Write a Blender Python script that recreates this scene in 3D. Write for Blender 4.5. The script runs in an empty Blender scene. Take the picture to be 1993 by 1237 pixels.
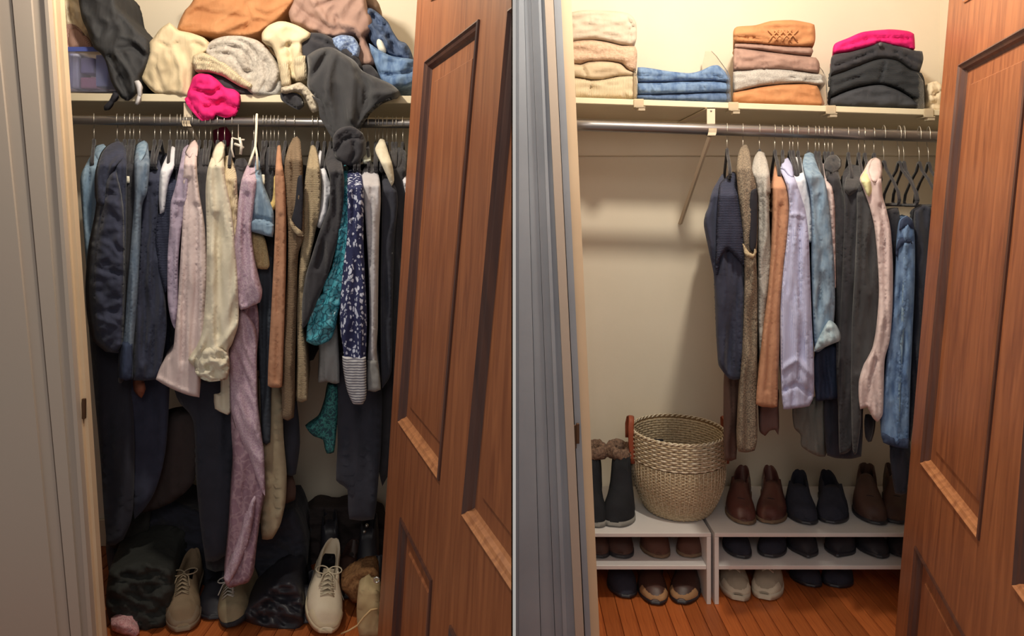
import bpy, bmesh, math, random
import numpy as np
from mathutils import Vector, Matrix, noise
from mathutils.geometry import delaunay_2d_cdt
random.seed(7)
C = bpy.context.scene.collection
# ---------------- camera, world, lamps, exposure ----------------
F = 1300.0; CX = 997.0; H0 = 398.0; EYE = 1.40
cam = bpy.data.cameras.new('camera'); camo = bpy.data.objects.new('camera', cam); C.objects.link(camo)
camo.location = (0, 0, EYE); camo.rotation_euler = (math.pi/2, 0, 0)
cam.sensor_width = 36; cam.lens = 36*F/1993; cam.shift_y = -(618.5-H0)/1993; cam.shift_x = -0.5/1993
cam.clip_start = 0.05
bpy.context.scene.camera = camo
w = bpy.data.worlds.new('world'); bpy.context.scene.world = w; w.use_nodes = True
w.node_tree.nodes['Background'].inputs[0].default_value = (1.0, 0.95, 0.90, 1)
w.node_tree.nodes['Background'].inputs[1].default_value = 0.29
def lamp(name, loc, power, col, radius):
    l = bpy.data.lights.new(name, 'POINT'); l.energy = power; l.color = col; l.shadow_soft_size = radius
    o = bpy.data.objects.new(name, l); C.objects.link(o); o.location = loc; return o
lamp('closet_lamp', (-0.80, 1.62, 2.36), 48, (1.0, 0.89, 0.72), 0.05)
lamp('closet_lamp', (0.66, 1.62, 2.36), 57, (1.0, 0.89, 0.72), 0.05)
def area(name, loc, rot, power, col, size):
    l = bpy.data.lights.new(name, 'AREA'); l.energy = power; l.color = col; l.size = size
    o = bpy.data.objects.new(name, l); C.objects.link(o); o.location = loc; o.rotation_euler = rot; return o
area('room_ceiling_light', (0.1, -0.9, 2.5), (math.radians(38), 0, 0), 13, (1.0, 0.92, 0.84), 0.9)
vs = bpy.context.scene.view_settings
vs.view_transform = 'Standard'; vs.look = 'None'; vs.gamma = 1; vs.exposure = 0.0; vs.use_curve_mapping = False

# ---------------- helpers ----------------
def P(px, py, Y): return Vector(((px-CX)/F*Y, Y, EYE-(py-H0)/F*Y))
def XZ(px, Y): return (px-CX)/F*Y
def lin(c): return tuple((v/255/12.92 if v/255 <= .04045 else ((v/255+.055)/1.055)**2.4) for v in c)
def tag(o, label=None, cat=None, group=None, kind=None):
    if label: o['label'] = label
    if cat: o['category'] = cat
    if group: o['group'] = group
    if kind: o['kind'] = kind
    return o
def link(name, me, mat, parent=None, smooth=True):
    o = bpy.data.objects.new(name, me); C.objects.link(o)
    if mat: me.materials.append(mat)
    if smooth:
        for p in me.polygons: p.use_smooth = True
    if parent:
        o.parent = parent
        o.matrix_parent_inverse = Matrix.Identity(4)
        wl = Vector(parent.location); q_ = parent.parent
        while q_: wl += Vector(q_.location); q_ = q_.parent
        o.location = -wl
        if o.location.length < 1e-9: o.location = (0, 0, 0)
    return o
def build(name, bm, mat, parent=None, smooth=True, center=True):
    """bm is in world coordinates; origin moved to its base"""
    bm.normal_update()
    if parent is None and center and bm.verts:
        xs = [v.co.x for v in bm.verts]; ys = [v.co.y for v in bm.verts]; zs = [v.co.z for v in bm.verts]
        b = Vector(((min(xs)+max(xs))/2, (min(ys)+max(ys))/2, min(zs)))
        bmesh.ops.translate(bm, verts=bm.verts, vec=-b)
    else: b = None
    me = bpy.data.meshes.new(name); bm.to_mesh(me); bm.free()
    if parent is not None and parent.get('_rot') is not None:
        o = link(name, me, mat, None, smooth); o.parent = parent; return o
    o = link(name, me, mat, parent, smooth)
    if b is not None: o.location = b
    return o
BUILD = build
def empty(name, loc, label=None, cat=None, group=None, kind=None):
    o = bpy.data.objects.new(name, None); C.objects.link(o); o.location = loc; o.empty_display_size = .05
    tag(o, label, cat, group, kind); return o
def box(bm, a, b):
    vs_ = [bm.verts.new((x, y, z)) for x in (a[0], b[0]) for y in (a[1], b[1]) for z in (a[2], b[2])]
    for f in ((0,1,3,2),(4,6,7,5),(0,4,5,1),(2,3,7,6),(0,2,6,4),(1,5,7,3)): bm.faces.new([vs_[i] for i in f])
def hexa(bm, q0, q1):
    """q0, q1: two quads of four points"""
    a = [bm.verts.new(p) for p in q0]; b = [bm.verts.new(p) for p in q1]
    bm.faces.new(a[::-1]); bm.faces.new(b)
    for i in range(4): bm.faces.new((a[i], a[(i+1)%4], b[(i+1)%4], b[i]))
def bev(bm, w_, seg=2):
    bmesh.ops.recalc_face_normals(bm, faces=bm.faces)
    bmesh.ops.bevel(bm, geom=list(bm.edges), offset=w_, segments=seg, affect='EDGES', profile=.6)
def tube(bm, pts, r, n=8, cap=True, flat=None):
    pts = [Vector(p) for p in pts]; rings = []; up = None
    for i, p in enumerate(pts):
        t = (pts[min(i+1, len(pts)-1)]-pts[max(i-1, 0)]).normalized()
        if up is None: up = t.cross(Vector((0, 0, 1))) if abs(t.z) < .95 else t.cross(Vector((1, 0, 0)))
        up = (up-t*up.dot(t)).normalized(); s = t.cross(up)
        rr = r[i] if isinstance(r, (list, tuple)) else r
        ra, rb = (rr, rr) if flat is None else (rr*flat[0], rr*flat[1])
        rings.append([bm.verts.new(p+up*math.cos(a)*ra+s*math.sin(a)*rb) for a in [2*math.pi*k/n for k in range(n)]])
    for a, b in zip(rings, rings[1:]):
        for k in range(n): bm.faces.new((a[k], a[(k+1)%n], b[(k+1)%n], b[k]))
    if cap: bm.faces.new(rings[0][::-1]); bm.faces.new(rings[-1])
def crom(pts, step, closed=True):
    n = len(pts); out = []
    def corner(i):
        if not closed and (i <= 0 or i >= n-1): return False
        a, b, c_ = pts[(i-1)%n], pts[i%n], pts[(i+1)%n]
        a1 = math.atan2(b[1]-a[1], b[0]-a[0]); a2 = math.atan2(c_[1]-b[1], c_[0]-b[0])
        return abs((a2-a1+math.pi)%(2*math.pi)-math.pi) > math.radians(52)
    rng = range(n) if closed else range(n-1)
    for i in rng:
        if closed: p0, p1, p2, p3 = pts[i-1], pts[i], pts[(i+1)%n], pts[(i+2)%n]
        else: p0, p1, p2, p3 = pts[max(i-1,0)], pts[i], pts[i+1], pts[min(i+2,n-1)]
        L = math.hypot(p2[0]-p1[0], p2[1]-p1[1]); m = max(1, int(round(L/step)))
        for k in range(m):
            t = k/m; o = []; ws = .75
            if corner(i): ws = .1+.65*t
            if corner(i+1): ws = min(ws, .1+.65*(1-t))
            for c in (0, 1):
                a, b, c_, d = p0[c], p1[c], p2[c], p3[c]
                s = .5*(2*b+(c_-a)*t+(2*a-5*b+4*c_-d)*t*t+(-a+3*b-3*c_+d)*t**3)
                l_ = b+(c_-b)*t
                o.append(ws*s+(1-ws)*l_)
            out.append(tuple(o))
    if not closed: out.append(tuple(pts[-1]))
    return out
def segdist(pts, line, closed):
    L = np.array(line, float); A = L if closed else L[:-1]; B = np.roll(L, -1, 0) if closed else L[1:]
    Q = np.array(pts, float)[:, None, :]; AB = (B-A)[None]; t = ((Q-A[None])*AB).sum(2)/np.maximum((AB**2).sum(2), 1e-9)
    t = np.clip(t, 0, 1)[..., None]; return np.sqrt((((A[None]+AB*t)-Q)**2).sum(2)).min(1)
def inside(q, poly):
    x, y = q; c = False; j = len(poly)-1
    for i in range(len(poly)):
        xi, yi = poly[i]; xj, yj = poly[j]
        if (yi > y) != (yj > y) and x < (xj-xi)*(y-yi)/(yj-yi)+xi: c = not c
        j = i
    return c
SEED = [0]
def puff(name, poly, mat, parent=None, yf=2.12, depth=.12, rnd=.014, R=9, step=8, k=.85, fold=(.006, 12, 80, 0), yfun=None, ridges=(), smooth=True, wave=0):
    """a padded cloth body: outline seen from the front, rounded rim, folds, real depth behind"""
    SEED[0] += 1; sd = SEED[0]*7.31
    out = crom(poly, step*.8) if smooth else crom(poly, step*.8)
    if wave: out = [(x+wave*noise.noise(Vector((x/14, y/14, sd))), y+wave*noise.noise(Vector((x/14, y/14, sd+9)))) for x, y in out]
    xs = [p[0] for p in out]; ys = [p[1] for p in out]
    pts = []; y = min(ys); row = 0
    while y < max(ys):
        x = min(xs)+(step/2 if row % 2 else 0)
        while x < max(xs):
            q = (x+random.uniform(-1, 1), y+random.uniform(-1, 1))
            if inside(q, out): pts.append(q)
            x += step
        y += step*.87; row += 1
    if pts:
        d = segdist(pts, out, True); pts = [p for p, dd in zip(pts, d) if dd > step*.45]
    n = len(out)
    V, E, Fc, *_ = delaunay_2d_cdt([Vector(p) for p in out+pts], [], [list(range(n))], 1, 1e-4)
    q2 = [(v.x, v.y) for v in V]
    d = segdist(q2, out, True); rid = []
    for (ln, wd, dp) in ridges: rid.append((segdist(q2, crom(ln, 6, False), False), wd, dp))
    cxp = sum(xs)/len(xs); kx = k*(cxp-CX)/F
    amp, fx, fy, ang = fold; ca, sa = math.cos(math.radians(ang)), math.sin(math.radians(ang))
    bm = bmesh.new(); fr = []; bk = []
    for i, (x, y) in enumerate(q2):
        t = min(1, d[i]/R); off = rnd*(1-math.sqrt(max(0, 1-(1-t)**2)))
        u = (x*ca+y*sa)/fx; v_ = (-x*sa+y*ca)/fy
        nz = noise.noise(Vector((u, v_, sd)))+.35*noise.noise(Vector((u*1.5, v_*2.0, sd+5)))
        rg = noise.noise(Vector((u*.9+3, v_*1.2, sd+11)))
        nz = .8*nz+.9*(.30-abs(rg)*1.6)
        f_ = -amp*nz*1.6*(.35+.65*t)
        for dd, wd, dp in rid: f_ += dp*math.exp(-(dd[i]/wd)**2)*(.3+.7*t)
        y0 = yfun(y) if yfun else yf
        p = P(x, y, y0+off+f_); fr.append(bm.verts.new(p))
        dep = depth(y) if callable(depth) else depth
        b0 = P(x, y, y0+off)
        bk.append(bm.verts.new((b0.x+kx*dep, y0+dep-off*.6, b0.z)))
    bset = {}
    for f in Fc:
        if len(set(f)) < 3: continue
        a = [q2[i] for i in f]; ar = 0
        for j in range(len(a)): ar += a[j-1][0]*a[j][1]-a[j][0]*a[j-1][1]
        f = list(f) if ar > 0 else list(f)[::-1]
        f = f[::-1]
        try:
            bm.faces.new([fr[i] for i in f]); bm.faces.new([bk[i] for i in f[::-1]])
        except ValueError: continue
        for j in range(len(f)):
            e = (f[j-1], f[j])
            if (e[1], e[0]) in bset: del bset[(e[1], e[0])]
            else: bset[e] = 1
    for (a, b) in bset:
        m1 = []
        try: bm.faces.new((fr[b], fr[a], bk[a], bk[b]))
        except ValueError: pass
    bmesh.ops.recalc_face_normals(bm, faces=bm.faces)
    return build(name, bm, mat, parent)

# ---------------- materials ----------------
MATS = {}
def mat(key, rgb, rough=.85, kind='plain', rgb2=None, sc=1.0, bump=.3, metal=0, spec=.3, var=.10, trans=0, sheen=0):
    if key in MATS: return MATS[key]
    m = bpy.data.materials.new(key); MATS[key] = m; m.use_nodes = True; nt = m.node_tree; N = nt.nodes; L = nt.links
    b = N['Principled BSDF']; b.inputs['Roughness'].default_value = rough; b.inputs['Metallic'].default_value = metal
    b.inputs['Specular IOR Level'].default_value = spec
    if trans: b.inputs['Transmission Weight'].default_value = trans; b.inputs['IOR'].default_value = 1.25
    if sheen: b.inputs['Sheen Weight'].default_value = sheen
    c1 = (*lin(rgb), 1); c2 = (*lin(rgb2), 1) if rgb2 else (*[v*(1-var*1.6) for v in lin(rgb)], 1)
    tc = N.new('ShaderNodeTexCoord'); mp = N.new('ShaderNodeMapping'); L.new(tc.outputs['Object'], mp.inputs[0])
    def nz(scale, det=4, src=mp):
        n = N.new('ShaderNodeTexNoise'); n.inputs['Scale'].default_value = scale; n.inputs['Detail'].default_value = det
        L.new(src.outputs[0], n.inputs[0]); return n
    def wv(scale, dirn, dist=0):
        n = N.new('ShaderNodeTexWave'); n.bands_direction = dirn; n.inputs['Scale'].default_value = scale
        n.inputs['Distortion'].default_value = dist; n.inputs['Detail Scale'].default_value = 2; L.new(mp.outputs[0], n.inputs[0]); return n
    def ramp(fac, p0, p1, a=c1, bb=c2):
        r = N.new('ShaderNodeValToRGB'); r.color_ramp.elements[0].position = p0; r.color_ramp.elements[1].position = p1
        r.color_ramp.elements[0].color = a; r.color_ramp.elements[1].color = bb; L.new(fac, r.inputs[0]); return r
    fine = nz(420, 2); h = fine.outputs[0]; hs = bump; dist = .001
    if kind == 'plain': col = ramp(nz(14).outputs[0], .35, .75)
    elif kind == 'knit':
        wz = wv(55*sc, 'Z', 1.2); col = ramp(wz.outputs['Fac'], .0, .9); h = wz.outputs['Fac']; dist = .0025
    elif kind == 'rib':
        wz = wv(55*sc, 'X', 1.0); col = ramp(wz.outputs['Fac'], .0, .9); h = wz.outputs['Fac']; dist = .0025
    elif kind == 'denim':
        mp.inputs['Scale'].default_value = (1, 1, .25); n = nz(60*sc, 8); col = ramp(n.outputs[0], .38, .66)
    elif kind == 'tweed':
        n = nz(260*sc, 3); col = ramp(n.outputs[0], .36, .64); h = n.outputs[0]; dist = .002
    elif kind == 'dots':
        v = N.new('ShaderNodeTexVoronoi'); v.inputs['Scale'].default_value = 62*sc; v.inputs['Randomness'].default_value = .5
        L.new(mp.outputs[0], v.inputs[0]); col = ramp(v.outputs['Distance'], .28, .36, c2, c1)
    elif kind == 'floral':
        n0 = nz(28*sc, 3); v = N.new('ShaderNodeTexVoronoi'); v.feature = 'DISTANCE_TO_EDGE'; v.inputs['Scale'].default_value = 34*sc
        mx = N.new('ShaderNodeVectorMath'); mx.operation = 'MULTIPLY_ADD'; L.new(n0.outputs['Color'], mx.inputs[0]); mx.inputs[1].default_value = (.05, .05, .05)
        L.new(mp.outputs[0], mx.inputs[2]); L.new(mx.outputs[0], v.inputs[0]); col = ramp(v.outputs[0], .04, .13, c2, c1)
    elif kind == 'leaf':
        mp.inputs['Scale'].default_value = (1, 1, .7); n0 = nz(40*sc, 2); v = N.new('ShaderNodeTexVoronoi'); v.inputs['Scale'].default_value = 80*sc; v.inputs['Randomness'].default_value = .8
        mx = N.new('ShaderNodeVectorMath'); mx.operation = 'MULTIPLY_ADD'; L.new(n0.outputs['Color'], mx.inputs[0]); mx.inputs[1].default_value = (.03, .03, .03)
        L.new(mp.outputs[0], mx.inputs[2]); L.new(mx.outputs[0], v.inputs[0]); col = ramp(v.outputs['Distance'], .30, .42, c2, c1)
    elif kind == 'stripe':
        wz = wv(16*sc, 'Z', .6); col = ramp(wz.outputs['Fac'], .42, .58)
    elif kind == 'vstripe':
        wz = wv(60*sc, 'X', .2); col = ramp(wz.outputs['Fac'], .40, .8)
    elif kind == 'wood':
        mp.inputs['Scale'].default_value = (1, 1, .06); n = nz(38*sc, 8); n.inputs['Distortion'].default_value = 1.2
        col = ramp(n.outputs[0], .32, .70); h = n.outputs[0]; dist = .0008
    elif kind == 'plank':
        mp.inputs['Scale'].default_value = (1, .05, 1); n = nz(60*sc, 8); n.inputs['Distortion'].default_value = 1.5
        col = ramp(n.outputs[0], .30, .72); h = n.outputs[0]; dist = .0008
    elif kind == 'paint':
        n = nz(5, 5); col = ramp(n.outputs[0], .3, .8); h = nz(60, 4).outputs[0]; dist = .0012
    elif kind == 'fur':
        n = nz(110, 6); col = ramp(n.outputs[0], .35, .65); h = n.outputs[0]; dist = .01
    L.new(col.outputs[0], b.inputs['Base Color'])
    if bump and kind in ('plain', 'denim', 'vstripe', 'floral', 'leaf', 'stripe') and rough >= .7 or key.endswith('satin'):
        m2 = N.new('ShaderNodeMapping'); L.new(tc.outputs['Object'], m2.inputs[0]); m2.inputs['Scale'].default_value = (1, 1, .16)
        w1 = nz(24, 2, m2); w1.inputs['Distortion'].default_value = .5
        b0 = N.new('ShaderNodeBump'); b0.inputs['Strength'].default_value = .5; b0.inputs['Distance'].default_value = .012
        L.new(w1.outputs[0], b0.inputs['Height'])
    else: b0 = None
    if bump:
        bp = N.new('ShaderNodeBump'); bp.inputs['Strength'].default_value = hs; bp.inputs['Distance'].default_value = dist
        L.new(h, bp.inputs['Height'])
        if b0: L.new(b0.outputs[0], bp.inputs['Normal'])
        L.new(bp.outputs[0], b.inputs['Normal'])
    return m
def perplank(m):
    """each board gets its own tone"""
    nt = m.node_tree; N = nt.nodes; L = nt.links; b = N['Principled BSDF']
    src = b.inputs['Base Color'].links[0].from_socket
    oi = N.new('ShaderNodeObjectInfo'); mr = N.new('ShaderNodeMapRange'); mr.inputs[3].default_value = .72; mr.inputs[4].default_value = 1.12
    L.new(oi.outputs['Random'], mr.inputs[0]); hv = N.new('ShaderNodeHueSaturation'); L.new(src, hv.inputs['Color']); L.new(mr.outputs[0], hv.inputs['Value'])
    L.new(hv.outputs[0], b.inputs['Base Color'])
M_wall = mat('wall_paint', (234, 224, 206), .9, 'paint', (229, 219, 200), bump=.25)
M_trimw = mat('white_trim_paint', (222, 206, 182), .5, 'paint', (210, 194, 170), bump=.15)
M_case = mat('casing_paint', (176, 162, 150), .55, 'paint', (174, 162, 150), bump=.2)
M_caseshade = mat('casing_shade_paint', (150, 156, 166), .5, 'paint', (134, 140, 150), bump=.2)  # white paint like the other casing, its cool dim shade put into the colour
M_jamb = mat('jamb_paint', (214, 190, 160), .5, 'paint', (202, 178, 148), bump=.15)
M_part = mat('partition_white', (250, 250, 250), .5, 'paint', (246, 246, 246), bump=0)
M_shelf = mat('shelf_paint', (226, 214, 186), .45, 'paint', (216, 204, 176), bump=.1)
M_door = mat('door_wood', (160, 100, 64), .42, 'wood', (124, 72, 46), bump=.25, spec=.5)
M_doord = mat('door_moulding_wood', (92, 58, 46), .4, 'wood', (66, 42, 38), bump=.25, spec=.5)  # shade put into the colour of the top and side mouldings
M_doorlit = mat('lit_moulding_wood', (190, 130, 86), .45, 'wood', (150, 96, 62), bump=.25, spec=.5)  # same wood lightened for bottom mouldings: lamp light they catch, put into the colour
M_floor = mat('floor_wood', (204, 116, 60), .4, 'plank', (154, 74, 36), bump=.2, spec=.5); perplank(M_floor)
M_metal = mat('galvanised_rod', (150, 146, 146), .35, 'paint', (130, 126, 126), bump=0, metal=.85)
M_wire = mat('hanger_wire', (205, 200, 190), .3, 'paint', (190, 185, 175), bump=0, metal=.7)
M_velvet = mat('black_velvet', (52, 50, 54), .95, sheen=.2)
M_rack = mat('rack_laminate', (228, 226, 226), .4, 'paint', (222, 220, 220), bump=0)
M_brass = mat('bronze_plate', (92, 66, 48), .45, metal=.5, bump=.1)
M_acryl = mat('clear_acrylic', (250, 246, 240), .06, 'paint', (250, 246, 240), bump=0, trans=.94, spec=.5)
M_bin = mat('blue_plastic', (226, 230, 255), .1, 'paint', (228, 232, 255), bump=0, trans=.92, spec=.5)

# ---------------- the setting ----------------
YW = 1.95; YB = 2.75; ZT = 2.75
def wallbox(name, a, b, m):
    bm = bmesh.new(); box(bm, a, b); bmesh.ops.recalc_face_normals(bm, faces=bm.faces)
    return tag(build(name, bm, m, smooth=False), kind='structure')
wallbox('wall_back', (-2.3, YB, -.02), (2.3, YB+.08, ZT), M_wall)
wallbox('wall_left', (-2.3, YW+.09, -.02), (-2.22, YB, ZT), M_wall)
wallbox('wall_right', (1.76, YW+.09, -.02), (1.84, YB, ZT), M_wall)
wallbox('wall_middle', (-.06, YW+.10, -.02), (.13, YB, ZT), M_wall)
wallbox('ceiling', (-2.3, YW, ZT), (2.3, YB+.08, ZT+.08), M_wall)
# floor boards, each its own piece, under both closets
fl = empty('floor', (0, 2.0, 0), kind='structure')
PWD = .057; nb = int(3.9/PWD)
pme = None
for i in range(nb):
    x0 = -2.2+i*PWD
    if pme is None:
        bm = bmesh.new(); box(bm, (.0008, -.75, -.02), (PWD-.0008, .75, 0)); bev(bm, .0012, 1)
        pme = bpy.data.meshes.new('plank'); bm.to_mesh(pme); bm.free(); pme.materials.append(M_floor)
    o = bpy.data.objects.new('plank', pme); C.objects.link(o); o.parent = fl; o.location = (x0, 0, 0)
bm = bmesh.new(); box(bm, (-2.3, 1.2, -.06), (2.3, YB+.05, -.021)); tag(build('subfloor', bm, M_doord, smooth=False), kind='structure')
# wall cleats behind the rods, baseboards
for n_, (xa, xb) in (('1', (-2.2, -.07)), ('2', (.14, 1.75))):
    bm = bmesh.new(); box(bm, (xa, YB-.018, 1.60), (xb, YB-.001, 1.735)); bev(bm, .003, 1)
    tag(build('trim_'+n_, bm, M_wall, smooth=False), kind='structure')
    bm = bmesh.new(); box(bm, (xa, YB-.014, 0), (xb, YB-.001, .11)); bev(bm, .003, 1)
    tag(build('baseboard_back_'+('left' if n_ == '1' else 'right'), bm, M_trimw, smooth=False), kind='structure')
# casings: strips defined at the head and the foot of the frame, leaning a little as the old frame does
def strip(bm, t0, t1, b0, b1, yA, yBk):
    """front strip between px t0..t1 at picture top and b0..b1 at picture foot, front depth yA"""
    def ex(t, b, y):  # extend to floor and above
        def X(py): return XZ(t+(b-t)*py/1237.0, yA)
        zt = 2.5; zb = 0.0
        pt = H0+(EYE-zt)*F/yA; pb = H0+(EYE-zb)*F/yA
        return (Vector((X(pb), y, zb)), Vector((X(pt), y, zt)))
    a0, a1 = ex(t0, b0, yA); c0, c1 = ex(t1, b1, yA)
    d0, d1 = ex(t0, b0, yBk); e0, e1 = ex(t1, b1, yBk)
    hexa(bm, [a0, c0, c1, a1], [d0, e0, e1, d1])
def casing(name, strips, m, parent=None):
    bm = bmesh.new()
    for s in strips: strip(bm, *s)
    bmesh.ops.recalc_face_normals(bm, faces=bm.faces)
    return build(name, bm, m, parent, smooth=False)
t3 = empty('trim_3', (-1.4, YW, 0), kind='structure')
casing('casing', [(-420, -12, -300, 112, 1.925, 2.04), (-9, 22, 114, 136, 1.932, 2.04), (24, 60, 138, 158, 1.925, 2.04), (62, 86, 160, 172, 1.932, 2.0),
                  (86, 93, 172, 180, 1.918, 1.96)], M_case, t3)
casing('backband', [(93, 104, 180, 189, 1.936, 1.96)], M_jamb, t3)
casing('jamb', [(106, 117, 191, 199, 1.945, 1.965)], M_jamb, t3)
casing('door_stop', [(116, 120, 198, 201, 1.968, 1.98)], M_jamb, t3)
t4 = empty('trim_4', (.1, YW, 0), kind='structure')
casing('casing', [(1010, 1020, 1010, 1052, 1.925, 2.04), (1020.5, 1033, 1053, 1080, 1.931, 2.04), (1033.5, 1048, 1081, 1096, 1.925, 2.04), (1048, 1053, 1096, 1104, 1.914, 2.04),
                  (1053, 1060, 1104, 1120, 1.93, 2.04)], M_caseshade, t4)
bm = bmesh.new(); box(bm, (.006, 1.93, 0), (.021, 2.04, 2.5)); build('casing_edge', bm, M_caseshade, t4, smooth=False)
casing('backband', [(1060, 1077, 1120, 1137, 1.922, 2.04)], M_case, t4)
casing('jamb', [(1078, 1092, 1139, 1150, 1.945, 2.06)], M_caseshade, t4)
casing('door_stop', [(1091, 1112, 1149, 1167, 1.962, 2.10)], M_jamb, t4)
# front wall pieces behind the casings and door jambs on the hinge sides

casing_r = casing('trim_5', [(822, 990, 742, 990, 2.0, 2.09)], M_jamb); tag(casing_r, kind='structure')
casing_r = casing('trim_6', [(1915, 2080, 1815, 2080, 2.0, 2.09)], M_jamb); tag(casing_r, kind='structure')
# thin white partition between the two closets
bm = bmesh.new(); box(bm, (.0008, .93, -.02), (.0049, 1.93, 2.5)); tag(build('wall_partition', bm, M_part, smooth=False), kind='structure')
# strike plates
def strike(px, py, Y, lab, par):
    t = empty('strike_plate', P(px, py+24, Y), lab, 'strike plate')
    bm = bmesh.new(); a = P(px-9, py+24, Y); b = P(px+4, py-22, Y); box(bm, (a.x, Y-.003, a.z), (b.x, Y, b.z)); bev(bm, .001, 1); build('plate', bm, M_brass, t, smooth=False)
    bm = bmesh.new(); a = P(px+3, py+13, Y); b = P(px+9, py-26, Y); box(bm, (a.x, Y-.010, a.z), (b.x, Y-.002, b.z)); bev(bm, .001, 1); build('lip', bm, M_brass, t, smooth=False)
    for q in (-15, 15):
        bm = bmesh.new(); c = P(px-3, py+q, Y-.003); bmesh.ops.create_uvsphere(bm, u_segments=8, v_segments=6, radius=.003, matrix=Matrix.Translation(c)); build('screw', bm, M_metal, t)
strike(160, 800, 1.943, 'dark metal strike plate on the frame of the messy closet', None)
strike(1118, 848, 1.93, 'dark metal strike plate on the frame of the tidy closet', None)

# ---------------- doors ----------------
def make_door(name, hinge_px, lean, vpx, panels, hinge_line, far_px, clip, kind='structure'):
    def build(nm, bm, m, parent=None, smooth=True):
        if clip is not None:
            bmesh.ops.bisect_plane(bm, geom=list(bm.verts)+list(bm.edges)+list(bm.faces), plane_co=(clip, 0, 0), plane_no=(1, 0, 0), clear_outer=True)
            if not bm.faces: bm.free(); return None
            bmesh.ops.holes_fill(bm, edges=[e for e in bm.edges if e.is_boundary], sides=0)
            bmesh.ops.recalc_face_normals(bm, faces=bm.faces)
        return BUILD(nm, bm, m, parent, smooth)
    base = P(hinge_px, 700, YW); dh = Vector(((vpx-CX)/F, 1, 0)).normalized(); dv = Vector((lean, 0, -1)).normalized()
    n = dh.cross(dv).normalized()
    if n.dot(Vector((0, 0, EYE))-base) < 0: n = -n
    O = Vector((0, 0, EYE)); g = dh.dot(dv)
    def hit(px, py):
        d = P(px, py, 1.0)-O; t = (base-O).dot(n)/d.dot(n); return O+d*t
    def uv(px, py):
        q = hit(px, py)-base; a, b = q.dot(dh), q.dot(dv); u = (a-g*b)/(1-g*g); return (u, b-g*u)
    def W(u, v, off): return base+dh*u+dv*v+n*off
    root = empty(name, (base.x, base.y, 0), kind=kind)
    ROOT = root
    def slab(nm, quad, o0, o1, m, b=.002):
        bm = bmesh.new(); hexa(bm, [W(u, v, o0) for u, v in quad], [W(u, v, o1) for u, v in quad])
        if b: bev(bm, b, 1)
        else: bmesh.ops.recalc_face_normals(bm, faces=bm.faces)
        return build(nm, bm, m, root, smooth=False)
    u_h0 = uv(*hinge_line[0]); u_h1 = uv(*hinge_line[1])
    def hingeu(v): return u_h0[0]+(u_h1[0]-u_h0[0])*(v-u_h0[1])/(u_h1[1]-u_h0[1])
    uf = uv(far_px, 500)[0]
    vt, vb = -(2.32-base.z), base.z-.012
    # panel rectangles in plane coordinates, sorted columns
    PR = [[uv(*c) for c in p] for p in panels]   # each TL TR BR BL
    T = .036
    for q in PR:
        # recessed field
        inset = .024; TL, TR, BR, BL = q
        du = -inset if TR[0] < TL[0] else inset
        inn = [(TL[0]+du, TL[1]+inset), (TR[0]-du, TR[1]+inset), (BR[0]-du, BR[1]-inset), (BL[0]+du, BL[1]-inset)]
        slab('panel', inn, -T*.8, -.014, M_door, 0)
        i2 = .038; d2 = du/inset*i2
        inn2 = [(a[0]+(d2 if j in (0, 3) else -d2), a[1]+(i2 if j < 2 else -i2)) for j, a in enumerate(inn)]
        # raised centre of the panel
        bm = bmesh.new(); hexa(bm, [W(u, v, -.0138) for u, v in inn2], [W(u+(d2*.12 if j in (0, 3) else -d2*.12), v+(i2*.12 if j < 2 else -i2*.12), -.009) for j, (u, v) in enumerate(inn2)])
        bmesh.ops.recalc_face_normals(bm, faces=bm.faces); build('raised_field', bm, M_door, root, smooth=False)
        for a in range(4):
            b = (a+1) % 4
            bm = bmesh.new()
            prof = [(0, .004), (.18, .006), (.35, .001), (.6, -.002), (.75, -.010), (1, -.014)]
            ra = [bm.verts.new(W(q[a][0]+(inn[a][0]-q[a][0])*t, q[a][1]+(inn[a][1]-q[a][1])*t, o)) for t, o in prof]
            rb = [bm.verts.new(W(q[b][0]+(inn[b][0]-q[b][0])*t, q[b][1]+(inn[b][1]-q[b][1])*t, o)) for t, o in prof]
            ba = [bm.verts.new(W(q[a][0], q[a][1], -.02)), bm.verts.new(W(inn[a][0], inn[a][1], -.02))]
            bb = [bm.verts.new(W(q[b][0], q[b][1], -.02)), bm.verts.new(W(inn[b][0], inn[b][1], -.02))]
            la = ra+[ba[1], ba[0]]; lb = rb+[bb[1], bb[0]]
            for i in range(len(la)): j = (i+1) % len(la); bm.faces.new((la[i], la[j], lb[j], lb[i]))
            bm.faces.new(la); bm.faces.new(lb[::-1])
            bmesh.ops.recalc_face_normals(bm, faces=bm.faces)
            build('moulding', bm, M_doord if a != 2 else M_doorlit, root, smooth=False)
    return root, uv, W, slab, PR, hingeu, uf, vt, vb, T, build
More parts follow.
